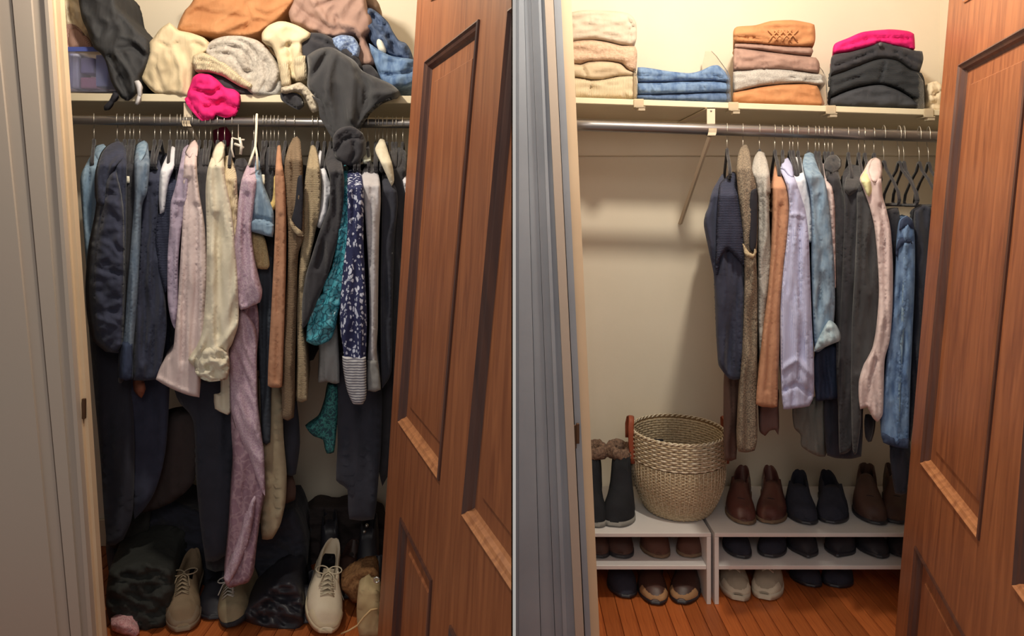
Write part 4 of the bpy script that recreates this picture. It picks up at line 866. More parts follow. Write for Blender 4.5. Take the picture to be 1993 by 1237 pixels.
heap('leather_jacket', 'black padded jacket slumped over the bin and the shelf edge', 'jacket',
   [(150,-40),(214,-40),(226,10),(246,34),(268,60),(287,78),(290,104),(283,130),(272,150),(270,170),(262,184),(250,196),(236,190),(226,176),(216,158),(206,120),(196,104),(182,92),(170,60),(158,30)], mat('black_shell', (58, 59, 62), .75, 'plain', (50, 50, 53), bump=.3), yf=2.31, depth=.30,
   ridges=[([(232,96),(262,92),(284,112)], 5, .016), ([(236,70),(262,78),(282,96)], 5, -.014), ([(212,110),(232,150),(250,190)], 5, .018), ([(226,104),(250,140),(262,176)], 5, -.016)], front=196,
   parts=[('strap', [(222,178),(232,184),(222,200),(210,214),(204,214),(203,206),(214,194)], lining, {'dy': -.006}), ('drawcord', [(262,158),(270,156),(276,164),(276,180),(272,198),(268,204),(263,202),(268,184),(266,172)], mat('white_cord', (206, 204, 208), .6), {'dy': -.03, 'label': 'white drawcord end', 'fold': (.003, 8, 8, 0)})])
heap('cream_sweatshirt', 'cream sweatshirt spread over the shelf beside the black jacket', 'sweatshirt',
   [(300,72),(312,56),(330,44),(346,58),(372,64),(398,74),(410,90),(396,106),(378,120),(374,150),(372,184),(366,190),(330,186),(300,180),(282,162),(274,150),(280,126),(288,106),(290,84)], mat('cream_fleece', (214, 196, 164), .95, 'plain', (202, 184, 150), bump=.4), yf=2.33, depth=.26,
   ridges=[([(300,110),(304,140),(316,176)], 5, .010), ([(312,84),(330,92),(346,84)], 3, .012), ([(336,96),(352,130),(352,180)], 7, -.012), ([(376,84),(396,92),(408,90)], 4, .012)])
heap('orange_sweater', 'orange sweater heaped high at the top left of the pile', 'sweater',
   [(350,-44),(580,-44),(574,0),(562,16),(546,36),(520,52),(500,66),(470,70),(430,70),(396,66),(360,64),(344,60),(350,40),(360,20),(376,0)], orange, yf=2.40, depth=.26, fold=(.012, 60, 26, -18),
   ridges=[([(380,20),(440,30),(520,44)], 5, .008), ([(478,10),(486,34),(478,62)], 3, .010), ([(496,20),(520,30),(560,10)], 4, .012)])
heap('mauve_sweater', 'dusty mauve sweater twisted over the right of the pile', 'sweater',
   [(580,-44),(694,-44),(712,10),(724,40),(722,60),(708,70),(718,92),(732,124),(712,128),(690,126),(694,104),(700,80),(690,66),(668,68),(652,72),(630,70),(606,60),(584,50),(566,42),(562,24),(572,0)], mauve, yf=2.35, depth=.24, fold=(.012, 24, 60, 35),
   ridges=[([(572,6),(598,30),(650,60)], 6, .018), ([(600,-10),(620,20),(640,50)], 6, -.018), ([(616,14),(660,-4),(700,-20)], 5, .016), ([(654,32),(660,56),(680,64)], 4, .018), ([(660,44),(690,52),(712,74)], 4, -.012)])
heap('grey_scarf', 'soft grey knitted scarf rolled in the middle of the pile', 'scarf',
   [(404,86),(418,76),(440,70),(470,70),(500,78),(518,92),(530,108),(544,138),(543,158),(530,178),(506,186),(488,182),(470,164),(448,144),(424,128),(404,110),(399,96)], mat('grey_boucle', (196, 188, 178), .97, 'fur', (170, 162, 154), bump=.35), yf=2.32, depth=.22,
   ridges=[([(406,96),(440,88),(468,96),(486,116),(488,138)], 3.5, .020), ([(404,106),(436,104),(456,112),(470,134),(484,142)], 3.5, .018), ([(446,74),(478,84),(498,110),(494,140),(476,142)], 3.5, .018), ([(516,120),(520,150),(510,180)], 5, .012)])
heap('cream_sweater', 'cream sweater with ribbed cuffs drooping over the grey scarf', 'sweater',
   [(510,64),(522,50),(540,42),(556,42),(580,50),(604,64),(602,76),(588,84),(590,104),(597,128),(598,152),(590,157),(574,156),(560,150),(564,166),(548,166),(544,140),(538,112),(528,90),(510,80)], mat('cream_wool', (218, 202, 170), .95, 'plain', (206, 190, 156), bump=.5), yf=2.29, depth=.22,
   ridges=[([(562,86),(566,120),(566,150)], 4, .020), ([(580,84),(560,88),(550,96)], 4, .012)],
   parts=[('cuff', [(545,120),(562,122),(567,165),(548,167)], creamk, {'dy': -.008}), ('cuff', [(571,112),(594,108),(598,152),(576,157)], creamk, {'dy': -.008})])
heap('ribbed_scarf', 'cream ribbed scarf sliding down between sweatshirt and grey scarf', 'scarf',
   [(376,108),(394,102),(414,110),(436,122),(456,138),(472,152),(490,164),(486,173),(468,168),(450,158),(430,146),(408,140),(380,138),(374,124)], creamk, yf=2.29, depth=.14,
   ridges=[([(380,116),(410,120),(440,138),(476,166)], 2.5, .012), ([(380,128),(414,132),(444,150),(470,166)], 2.5, .012)])
heap('pink_sweater', 'hot pink sweater hanging over the front edge of the shelf', 'sweater',
   [(376,150),(388,143),(408,145),(424,156),(438,170),(456,174),(467,184),(468,202),(460,224),(444,230),(424,224),(416,232),(398,236),(384,222),(370,204),(364,184),(370,166)], pink, yf=2.29, depth=.10, front=193, fold=(.010, 22, 22, 30),
   ridges=[([(376,176),(396,178),(410,184),(430,172)], 4, .016), ([(392,186),(412,200),(436,196)], 4, .014), ([(400,208),(430,204),(460,210)], 4, .014)])
heap('black_sweater', 'black folded sweater edge showing above the hot pink one', 'sweater', [(384,140),(420,142),(452,158),(486,174),(514,178),(530,186),(480,186),(440,178),(400,150)], black, yf=2.33, depth=.20)
heap('grey_sweater', 'pale grey sweater tucked under the grey scarf at the shelf edge', 'sweater', [(490,160),(520,150),(544,150),(550,172),(544,188),(500,188),(488,176)], greyk, yf=2.335, depth=.20)
heap('belted_cardigan', 'grey cream cardigan end with loose straps dangling over the edge', 'cardigan',
   [(548,170),(570,164),(584,160),(596,168),(610,180),(624,186),(630,196),(622,214),(610,219),(602,208),(592,186),(576,178),(558,182),(548,180)], mat('grey_cream_wool', (200, 190, 172), .95, 'fur', (170, 158, 140), bump=.3), yf=2.27, depth=.05, fold=(.010, 8, 8, 40), ridges=[([(586,166),(600,186),(612,212)], 3, .012)])
heap('black_sleeve', 'black sleeve end drooping below the shelf edge left of the hoodie', 'sweater', [(549,182),(580,182),(590,194),(592,206),(582,214),(566,206),(552,196)], black, yf=2.29, depth=.03)
heap('charcoal_hoodie', 'charcoal hoodie draped over the shelf and knotted above the clothes', 'hoodie',
   [(598,108),(622,94),(646,92),(668,104),(690,118),(706,138),(736,152),(762,164),(778,178),(768,192),(744,202),(722,220),(708,240),(700,258),(694,280),(672,284),(656,274),(648,262),(640,248),(630,230),(626,204),(610,186),(598,166),(600,136)], char, yf=2.24, depth=.20, front=190, fold=(.012, 26, 120, -8), R=14, rnd=.04,
   ridges=[([(676,112),(688,150),(684,230)], 8, -.022), ([(640,96),(620,130),(600,156)], 6, .020), ([(700,140),(716,170),(702,230)], 8, .020), ([(632,180),(646,230),(660,262)], 4, .010), ([(654,100),(640,150),(634,200)], 6, -.014), ([(720,186),(740,180),(770,184)], 7, -.012)],
   parts=[('knot', [(648,266),(660,250),(682,245),(700,254),(708,272),(707,298),(697,315),(676,321),(658,313),(648,292)], black, {'dy': -.10, 'depth': .09, 'fold': (.004, 30, 30, 30), 'ridges': [([(654,296),(664,276),(684,266),(706,270)], 3.5, .022), ([(680,318),(690,298),(688,276)], 3.5, .018), ([(656,270),(676,256),(696,258)], 3, .010)]})])
heap('black_blouse', 'black blouse bunched between the cream sweater and the mauve sweater', 'blouse', [(580,78),(600,64),(630,66),(664,84),(696,108),(704,134),(660,140),(600,134),(588,110)], black, yf=2.31, depth=.20, ridges=[([(606,72),(640,86),(680,118)], 4, .014)])
heap('distressed_jeans', 'light blue frayed denim peeking between mauve and charcoal', 'jeans', [(644,76),(664,68),(688,72),(700,92),(696,112),(680,116),(662,104),(650,92)], mat('frayed_denim', (152, 172, 204), .95, 'fur', (90, 108, 150), bump=.5), yf=2.31, depth=.10)
heap('dark_jeans', 'dark blue jeans with a waistband curling over the right of the heap', 'jeans',
   [(690,34),(702,18),(722,16),(742,30),(756,44),(764,60),(776,78),(790,84),(800,100),(798,118),(776,112),(756,106),(738,96),(722,80),(712,60),(698,50)], mat('slate_denim', (88, 104, 134), .9, 'denim', (56, 70, 98)), yf=2.37, depth=.22, fold=(.014, 14, 18, 40),
   ridges=[([(700,40),(730,60),(758,92)], 4, -.016), ([(726,30),(752,60),(776,100)], 4, .018), ([(744,80),(756,98),(770,102)], 3, .014)],
   parts=[('label_patch', [(736,70),(744,74),(752,96),(750,104),(738,98),(733,84)], tagw, {'dy': -.016, 'fold': (.002, 8, 8, 0), 'label': 'white care label'})])
heap('blue_jeans', 'light blue jeans folded loosely at the right end of the messy shelf', 'jeans',
   [(718,84),(736,96),(760,108),(782,112),(806,116),(812,138),(808,162),(784,170),(758,172),(742,156),(734,136),(724,110)], dmid, yf=2.34, depth=.24, ridges=[([(738,142),(764,146),(806,138)], 3.5, .020), ([(756,120),(784,124),(806,130)], 3, .008)])
heap('brown_belt', 'brown leather belt end sticking out behind the dark jeans', 'belt', [(728,34),(740,30),(752,52),(764,76),(758,82),(746,62),(734,48)], mat('brown_leather', (140, 84, 62), .5), yf=2.42, depth=.03)
heap('striped_towel', 'thin dark cloth peeping between hoodie and light blue jeans', 'cloth', [(700,128),(720,126),(734,140),(744,158),(762,176),(740,176),(712,150)], black, yf=2.33, depth=.20)
heap('taupe_cloth', 'taupe cloth tip behind the jeans at the wall', 'cloth', [(700,-20),(720,-14),(738,8),(740,28),(722,22),(706,10)], mat('taupe_cloth', (134, 112, 96), .95), yf=2.46, depth=.12)

# ================= shoe racks =================
def rack(xa, xb, lab):
    t = empty('shoe_rack', ((xa+xb)/2, 2.53, 0), lab, 'shoe rack', 'white two tier shoe racks')
    yf, yb = 2.34, 2.73
    for nm, a, b in (('top_board', (xa, yf, .236), (xb, yb, .250)), ('shelf_board', (xa+.0155, yf+.004, .120), (xb-.0155, yb-.004, .134)), ('side_panel', (xa, yf, 0), (xa+.015, yb, .2355)), ('side_panel', (xb-.015, yf, 0), (xb, yb, .2355))):
        bm = bmesh.new(); box(bm, a, b); bev(bm, .0012, 1); build(nm, bm, M_rack, t, smooth=False)
    return t
rack(.20, XZ(1384, 2.34), 'white shoe rack on the left carrying the basket and fur boots')
rack(XZ(1391, 2.34), 1.56, 'white shoe rack on the right carrying a row of dark shoes')
ZTOP = .250; ZMID = .134

# ================= basket =================
def basket(cx, cy, z0):
    t = empty('woven_basket', (cx, cy, z0), 'large round woven seagrass basket with brown leather handles', 'basket')
    H = .298
    def rad(s): return .118+.052*math.sin(min(1, s*1.9)*math.pi/2)**.8+.003*s
    mw = mat('seagrass', (214, 198, 168), .85, 'tweed', (176, 156, 126), sc=.6, bump=.5); mw2 = mat('seagrass_light', (236, 228, 208), .85, 'tweed', (204, 186, 156), sc=.5, bump=.5)
    mi = mat('seagrass_inner', (150, 122, 88), .9, 'tweed', (110, 88, 62), bump=.5)
    bm = bmesh.new(); n = 72; R_ = []
    for j in range(13):
        s = j/12; R_.append([bm.verts.new((cx+math.cos(2*math.pi*i/n)*(rad(s)-.004), cy+math.sin(2*math.pi*i/n)*(rad(s)-.004), z0+.002+H*s)) for i in range(n)])
    for a, b in zip(R_, R_[1:]):
        for i in range(n): bm.faces.new((a[i], a[(i+1)%n], b[(i+1)%n], b[i]))
    bm.faces.new(R_[0][::-1]); build('liner', bm, mi, t)
    # horizontal strands over and under the uprights: real geometry, one part per zone
    def weave(nm, s0, s1, rows, ncol, amp, thick, mm, mm_alt=None):
        for par in (0, 1):
            bm = bmesh.new()
            for j in range(par, rows, 2):
                s = s0+(s1-s0)*(j+.5)/rows; hh = H*(s1-s0)/rows*.52; M = ncol*2; prev = None; first = None
                for i in range(M):
                    a = 2*math.pi*i/M; r = rad(s)+amp*math.cos(math.pi*(i+2*(j//2)*0+j))
                    z = z0+.002+H*s+random.uniform(-.0006, .0006)
                    ring = [bm.verts.new((cx+math.cos(a)*(r+o), cy+math.sin(a)*(r+o), z+dz)) for o, dz in ((0, -hh), (thick, -hh*.5), (thick, hh*.5), (0, hh))]
                    if prev:
                        for q in range(3): bm.faces.new((prev[q], ring[q], ring[q+1], prev[q+1]))
                    else: first = ring
                    prev = ring
                for q in range(3): bm.faces.new((prev[q], first[q], first[q+1], prev[q+1]))
            bmesh.ops.recalc_face_normals(bm, faces=bm.faces)
            tag(build(nm, bm, mm if par == 0 or not mm_alt else mm_alt, t), kind='stuff')
    weave('fine_weave', 0.0, .64, 34, 46, .0016, .0028, mw, mw)
    weave('coarse_weave', .65, .965, 12, 30, .0032, .0042, mw2, mw)
    bm = bmesh.new()
    for i in range(64):
        a = 2*math.pi*i/64
        tube(bm, [(cx+math.cos(a)*(rad(s)+.0042), cy+math.sin(a)*(rad(s)+.0042), z0+.004+H*s) for s in (0, .16, .32, .48, .64)], .0011, 4)
    tag(build('upright_strands', bm, mw2, t), kind='stuff')
    # inner coarse weave near the rim
    bm = bmesh.new()
    for j in range(14):
        s = .5+.46*(j+.5)/14; prev = first = None
        for i in range(60):
            a = 2*math.pi*i/60; r = rad(s)-.0055-.0022*math.cos(math.pi*(i+j)); z = z0+H*s; hh = .0046
            ring = [bm.verts.new((cx+math.cos(a)*r, cy+math.sin(a)*r, z-hh)), bm.verts.new((cx+math.cos(a)*(r-.003), cy+math.sin(a)*(r-.003), z)), bm.verts.new((cx+math.cos(a)*r, cy+math.sin(a)*r, z+hh))]
            if prev:
                for q in range(2): bm.faces.new((prev[q], prev[q+1], ring[q+1], ring[q]))
            else: first = ring
            prev = ring
        for q in range(2): bm.faces.new((prev[q], prev[q+1], first[q+1], first[q]))
    tag(build('inner_weave', bm, mw, t), kind='stuff')
    # braided rim
    for ph in (0, math.pi):
        bm = bmesh.new(); pts = []
        for i in range(181):
            a = 2*math.pi*i/180; b = a*26+ph; r = rad(.985)+.0035*math.cos(b)
            pts.append((cx+math.cos(a)*r, cy+math.sin(a)*r, z0+.002+H*.985+.0035*math.sin(b)))
        tube(bm, pts, .0032, 6); build('rim_strand', bm, mw2, t)
    ml = mat('cognac_leather', (168, 92, 66), .5, 'plain', (140, 72, 52), bump=.2)
    for sg in (-1, 1):
        a0 = math.pi if sg < 0 else 0; xr = cx+sg*(rad(.9)+.007)
        pts = [(xr-sg*.006, cy-.004*0-.034, z0+H*.60), (xr+sg*.003, cy-.034, z0+H*.85), (xr+sg*.004, cy-.032, z0+H*1.03), (xr, cy-.022, z0+H*1.13), (xr-sg*.003, cy, z0+H*1.16),
               (xr, cy+.022, z0+H*1.13), (xr+sg*.004, cy+.032, z0+H*1.03), (xr+sg*.003, cy+.034, z0+H*.85)]
        bm = bmesh.new(); pts = crom3(pts); tube(bm, pts, .0085, 8, flat=(.38, 1.3)); h_ = build('handle', bm, ml, t)
        for dz in (.66, .74):
            bm = bmesh.new(); bmesh.ops.create_uvsphere(bm, u_segments=8, v_segments=6, radius=.0035, matrix=Matrix.Translation((xr+sg*.006, cy-.034, z0+H*dz))); build('rivet', bm, M_brass, h_)
    return t
basket(XZ(1319, 2.54), 2.54, ZTOP+.0008)
bm = bmesh.new(); c = Vector((XZ(1276, 2.62), 2.62, ZTOP+.19)); box(bm, (c.x-.03, c.y-.01, c.z-.18), (c.x+.03, c.y+.01, c.z+.04)); bev(bm, .004, 2)
tag(build('remote_pouch', bm, lining, smooth=False), 'small dark pouch lying inside the woven basket', 'pouch')

# ================= shoes =================
def sstep(a, b, x): t = max(0, min(1, (x-a)/(b-a))); return t*t*(3-2*t)
def make_shoe(name, label, cat, grp, heel, toe, W=.098, hz=.0, kind='oxford', up=None, sole=None, lace=None, collar=.065, toeh=.045, toep=.55, open_=(.03, .5), shaft=0, roll=0, inner=None, flip=1, solet=.012, heelh=.0, extra=None, capm=None):
    """heel, toe: world points on the ground under the heel and the toe"""
    heel = Vector(heel); toe = Vector(toe); d = toe-heel; L = d.length; ex = d.normalized()
    ey = Vector((0, 0, 1)).cross(ex).normalized(); ez = ex.cross(ey).normalized()
    if roll:
        Rm = Matrix.Rotation(roll, 3, ex); ey = Rm@ey; ez = Rm@ez
    def Wd(s, y, z): return heel+ex*(s*L)+ey*(y*flip)+ez*z
    e = empty(name, heel, label, cat, grp); W2 = W/2
    def hw(s):
        # half width of the last
        base = .62+.10*math.sin(s*math.pi*.9)+.30*sstep(.35, .72, s)
        tip = math.sqrt(max(0, 1-((s-.70)/.30)**2))**(toep*1.6) if s > .70 else 1
        hl = math.sqrt(max(0, 1-((.14-s)/.14)**2))**.8 if s < .14 else 1
        return W2*base*min(1, tip)*hl
    def cy_(s): return .010*math.sin(s*math.pi)*(-1)+.010*sstep(.5, 1, s)
    def lift(s): return heelh*(1-sstep(.15, .62, s))+.006*sstep(.78, 1, s)
    NS = 26; ss = [.5-.5*math.cos(math.pi*i/(NS-1)) for i in range(NS)]; ss = [max(.004, min(.996, s)) for s in ss]
    # sole
    bm = bmesh.new(); lo = []; hi = []
    for s in ss:
        w_ = hw(s)+.0035; lo.append((s, w_))
    for sign in (1, -1):
        seq = lo if sign == 1 else lo[::-1]
        for s, w_ in seq: hi.append((s, cy_(s)+sign*w_))
    def zb(s): return 0 if s < .24 else lift(s)*1.0 if heelh else lift(s)
    a = [bm.verts.new(Wd(s, y, (0 if (heelh and s < .26) else lift(s)))) for s, y in hi]; b = [bm.verts.new(Wd(s, y, lift(s)+solet)) for s, y in hi]
    bm.faces.new(a); bm.faces.new(b[::-1])
    for i in range(len(a)): j = (i+1) % len(a); bm.faces.new((a[i], b[i], b[j], a[j]))
    bmesh.ops.recalc_face_normals(bm, faces=bm.faces); build('sole', bm, sole or up, e)
    # upper
    def hc(s):   # collar/vamp height
        if shaft: base = shaft*(1-.0*s) if s < open_[1] else 0
        top_h = toeh+(collar*1.15-toeh)*(1-sstep(open_[1]-.02, .92, s))
        if s < open_[1]:
            t = s/open_[1]; return (shaft if shaft else collar*(1.12-.30*math.sin(math.pi*t*.9)+.10*t))
        if shaft:
            t = sstep(open_[1], open_[1]+.16, s); return shaft*(1-t)+top_h*t
        return top_h
    NV = 8; bm = bmesh.new(); rows = []
    for s in ([s_ for s_ in ss if .42 < s_ < .80] if kind == 'sandal' else ss):
        w_ = hw(s); h = hc(s); z0 = lift(s)+solet*.8; tipf = 1-sstep(.86, 1, s)*.80; hl = 1
        h = h*tipf if s > .5 else h
        op = open_[0] < s < open_[1]; row = []
        inw = .80 if not shaft else .78
        for side in (1, -1):
            prof = []
            if op:
                prof = [(1.0, 0), (1.04, .30), (.98, .62), (inw, 1.0), (inw-.10, 1.0), (inw-.16, .62), (inw-.12, .12 if not shaft else .3), (0, .06 if not shaft else .28)]
            elif s <= open_[0]:
                prof = [(1.0, 0), (1.06, .30), (1.0, .62), (.9, 1.0), (.55, 1.0), (.4, .98), (.2, .97), (0, .97)]
            else:
                prof = [(1.0, 0), (1.03, .26), (.97, .50), (.82, .72), (.62, .87), (.42, .95), (.2, .99), (0, 1.0)]
            if op and not shaft: prof[-1] = (0, .10)
            pr = [(cy_(s)+side*w_*a_, z0+(h)*b_) for a_, b_ in prof]
            row.append(pr)
        full = row[0]+row[1][:-1][::-1]
        rows.append([bm.verts.new(Wd(s, y, z)) for y, z in full])
    for a, b in zip(rows, rows[1:]):
        for i in range(len(a)-1): bm.faces.new((a[i], a[i+1], b[i+1], b[i]))
    if kind != 'sandal': bm.faces.new(rows[0]); bm.faces.new(rows[-1][::-1])
    else: bmesh.ops.solidify(bm, geom=list(bm.faces), thickness=.003)
    bmesh.ops.recalc_face_normals(bm, faces=bm.faces); build('upper', bm, up, e)
    # insole
    bm = bmesh.new(); pts = [(s, hw(s)*(.96 if kind == 'sandal' else .70)) for s in ss if s < (1.1 if kind == 'sandal' else open_[1]+.08)]
    ring = [bm.verts.new(Wd(s, cy_(s)+w_, lift(s)+solet+.006)) for s, w_ in pts]+[bm.verts.new(Wd(s, cy_(s)-w_, lift(s)+solet+.006)) for s, w_ in pts[::-1]]
    bm.faces.new(ring); bmesh.ops.solidify(bm, geom=list(bm.faces), thickness=.002); build('insole', bm, inner or lining, e)
    s0 = open_[1]; top = lambda s: lift(s)+solet*.8+hc(s)*(1-sstep(.86, 1, s)*.8)
    if lace:
        nl = 6; bm = bmesh.new()
        for i in range(nl):
            s = s0-.02+i*.048; s2 = s+.03; w_ = hw(s)*.40; z = top(max(s, s0+.01))
            for sg in (1, -1):
                tube(bm, [Wd(s, cy_(s)-sg*w_, z*.94), Wd((s+s2)/2, cy_(s), z*1.03+.004), Wd(s2, cy_(s)+sg*w_, z*.94)], .0026, 6, flat=(1.3, .7))
        # bow
        for sg in (1, -1):
            c = Wd(s0, cy_(s0), top(s0+.01)+.006)
            lp = [c+ex*(.012*math.sin(q)*1.2)+ey*(sg*.024*(1-math.cos(q)))*.9+ez*(.004*math.sin(q*.5)) for q in [2*math.pi*k/12 for k in range(13)]]
            tube(bm, lp, .0022, 6)
            tube(bm, [c, c+ey*sg*.018+ex*.02, c+ey*sg*.026+ex*.05-ez*.014], .002, 6)
        build('laces', bm, lace, e)
        # tongue and eyestay
        bm = bmesh.new(); q0 = [Wd(s0-.02, cy_(s0)+y, top(s0+.01)*1.02+.006) for y in (-.018, .018)]; q1 = [Wd(s0+.22, cy_(s0)+y, top(s0+.22)+.0015) for y in (.012, -.012)]
        f = bm.faces.new([bm.verts.new(p) for p in q0+q1]); bmesh.ops.solidify(bm, geom=[f], thickness=.004); build('tongue', bm, up, e)
    if kind == 'oxford':
        bm = bmesh.new(); s = .74; arc = []
        for k in range(13):
            a = -1+2*k/12; w_ = hw(s)*.99; arc.append(Wd(s-.05*a*a, cy_(s)+w_*a, lift(s)+solet*.8+hc(s)*(1-abs(a)**2.6)*.985+.001))
        tube(bm, arc, .0016, 5); build('toe_cap_seam', bm, lining, e)
    if kind == 'cap':
        bm = bmesh.new(); rws = []
        for s in [.82+.17*i/6 for i in range(7)]:
            w_ = hw(s)+.003; h = hc(s)*(1-sstep(.86, 1, s)*.8)
            rws.append([bm.verts.new(Wd(s, cy_(s)+w_*a_, lift(s)+solet*.8+(h*b_)*.8+.003)) for a_, b_ in ((1, 0), (1.02, .35), (.86, .72), (.5, .95), (0, 1.02), (-.5, .95), (-.86, .72), (-1.02, .35), (-1, 0))])
        for a, b in zip(rws, rws[1:]):
            for i in range(8): bm.faces.new((a[i], a[i+1], b[i+1], b[i]))
        bm.faces.new(rws[-1]); bmesh.ops.recalc_face_normals(bm, faces=bm.faces); build('toe_cap', bm, capm or sole, e)
    if extra: extra(e, Wd, hw, cy_, top, lift)
    return e
cog = m('oxblood_leather', (98, 58, 52), .35, 'plain', (74, 44, 42), bump=.1, spec=.6); blk = m('black_leather', (48, 48, 56), .45, 'plain', (40, 40, 48), bump=.1, spec=.5)
bl2 = m('blue_black_suede', (52, 54, 68), .9, 'plain', (44, 46, 58)); tanso = m('tan_sole', (128, 106, 86), .7); dkb = m('dark_brown_leather', (84, 60, 54), .45, 'plain', (64, 46, 44), bump=.1, spec=.5)
wsn = m('white_canvas', (212, 206, 190), .8, 'plain', (196, 190, 174)); wso = m('rubber_white', (208, 202, 184), .6, bump=.05)
def shelf_shoe(name, label, grp, pxh, pxt, z, yh=2.655, yt=2.395, **kk):
    return make_shoe(name, label, kk.pop('cat', 'shoe'), grp, (XZ(pxh, yh), yh, z), (XZ(pxt, yt), yt, z), **kk)
T1 = 'shoes in the row on top of the right rack'
Z1 = ZTOP+.0005
shelf_shoe('oxford_shoe', 'left shoe of the oxblood leather pair beside the basket', T1, 1447, 1442, Z1, up=cog, sole=tanso, collar=.085, toeh=.042, toep=.5, W=.100, open_=(.03, .42), heelh=.012)
shelf_shoe('oxford_shoe', 'right shoe of the oxblood leather pair, second from the basket', T1, 1497, 1500, Z1, up=cog, sole=tanso, collar=.085, toeh=.042, toep=.5, W=.100, flip=-1, open_=(.03, .42), heelh=.012)
shelf_shoe('loafer', 'left shoe of the blue black suede pair on the top row', T1, 1557, 1563, Z1, up=bl2, sole=blk, collar=.080, toeh=.040, toep=.55, W=.104, open_=(.03, .48), kind='plain')
shelf_shoe('loafer', 'right shoe of the blue black suede pair on the top row', T1, 1608, 1622, Z1, up=bl2, sole=blk, collar=.080, toeh=.040, toep=.55, W=.104, flip=-1, open_=(.03, .48), kind='plain')
shelf_shoe('ankle_boot', 'dark brown ankle boot, left one of the pair at the door', T1, 1688, 1698, Z1, up=dkb, sole=blk, collar=.1, toeh=.05, shaft=.115, open_=(.03, .40), W=.105, kind='oxford', cat='boot')
shelf_shoe('ankle_boot', 'dark brown ankle boot half hidden by the wooden door', T1, 1734, 1748, Z1, up=dkb, sole=blk, collar=.1, toeh=.05, shaft=.115, open_=(.03, .40), W=.105, flip=-1, kind='oxford', cat='boot')
# fur boots
def fur(e, Wd, hw, cy_, top, lift):
    mf = m('brown_fur', (150, 124, 106), .98, 'fur', (104, 84, 74), bump=.9)
    bm = bmesh.new(); rings = []; n = 40; NR = 12
    for i in range(n):
        a = 2*math.pi*i/n; s = .215+.205*math.cos(a); y = .040*math.sin(a); r0 = .017
        c = Wd(s, y, .212+.004*math.sin(3*a)); out = (Wd(s+.2*math.cos(a), y+.04*math.sin(a), .21)-Wd(s, y, .21)).normalized(); upv = Vector((0, 0, 1)); rg = []
        for j in range(NR):
            b = 2*math.pi*j/NR; p = c+out*math.cos(b)*r0+upv*math.sin(b)*r0*1.35
            p += (p-c).normalized()*.006*noise.noise(p*90)+(p-c).normalized()*.004*noise.noise(p*220); rg.append(bm.verts.new(p))
        rings.append(rg)
    for i in range(n):
        A_, B_ = rings[i], rings[(i+1) % n]
        for j in range(NR): bm.faces.new((A_[j], A_[(j+1)%NR], B_[(j+1)%NR], B_[j]))
    bmesh.ops.recalc_face_normals(bm, faces=bm.faces); build('fur_cuff', bm, mf, e)
    bm = bmesh.new()
    for sg in (1, -1):
        c = Wd(.40, .01*sg, .20); tube(bm, [c, c+Vector((.006*sg, -.010, -.02)), c+Vector((.012*sg, -.012, -.05)), c+Vector((.012*sg, -.012, -.085))], .0022, 6)
    build('cuff_lace', bm, blk, e)
    bm = bmesh.new(); rws = []
for px_h, px_t, fl, lab in ((1156, 1150, 1, 'black boot with brown fur cuff half hidden by the frame'), (1206, 1201, -1, 'black boot with brown fur cuff standing beside the basket')):
    shelf_shoe('fur_boot', lab, None, px_h, px_t, Z1, yh=2.60, yt=2.375, up=m('black_suede', (38, 40, 46), .9, 'plain', (32, 34, 38)), sole=m('worn_sole', (150, 150, 146), .7), collar=.12, toeh=.06, toep=.42, shaft=.205, open_=(.03, .44), W=.108, flip=fl, kind='plain', extra=fur, solet=.016, cat='boot')
# middle tier
T2 = 'shoes on the middle boards of the racks'
def mid(name, lab, pxh, pxt, **k):
    k.setdefault('W', .094); k.setdefault('collar', .052); k.setdefault('toeh', .034); shelf_shoe(name, lab, T2, pxh, pxt, ZMID+.0005, yh=2.62, yt=k.pop('yt', 2.385), kind='plain', **k)
mid('flat_shoe', 'dark brown flat at the far left of the middle tier', 1168, 1160, up=dkb, sole=blk, open_=(.03, .62))
mid('flat_shoe', 'wide dark brown flat left of the two tan soled slip-ons', 1214, 1202, up=dkb, sole=blk, open_=(.03, .60), W=.105)
mid('slip_on_shoe', 'brown slip-on with tan sole, left one below the basket', 1279, 1276, up=m('brown_slipon', (104, 72, 62), .6), sole=tanso, open_=(.03, .66), W=.100)
mid('slip_on_shoe', 'brown slip-on with tan sole, right one by the rack divide', 1345, 1344, up=m('brown_slipon', (104, 72, 62), .6), sole=tanso, open_=(.03, .66), W=.100, flip=-1)
mid('round_toe_flat', 'left blue black round toed flat on the right middle tier', 1437, 1436, up=bl2, sole=blk, open_=(.03, .5), toep=.5, W=.092)
mid('round_toe_flat', 'right blue black round toed flat on the right middle tier', 1497, 1502, up=bl2, sole=blk, open_=(.03, .5), toep=.5, flip=-1, W=.092)
mid('pointed_flat', 'left pointed black flat on the right middle tier', 1558, 1567, up=blk, sole=blk, open_=(.03, .66), toep=1.5, inner=tanso, W=.098)
mid('pointed_flat', 'right pointed black flat on the right middle tier', 1624, 1636, up=blk, sole=blk, open_=(.03, .66), toep=1.5, inner=tanso, flip=-1, W=.098)
mid('black_flat', 'black flat with tan lining near the door on the middle tier', 1684, 1706, up=blk, sole=blk, open_=(.03, .64), toep=.8, inner=tanso, W=.100)
mid('black_flat', 'black flat mostly hidden by the door on the middle tier', 1742, 1760, up=blk, sole=blk, open_=(.03, .64), toep=.8, inner=tanso, flip=-1, W=.100)
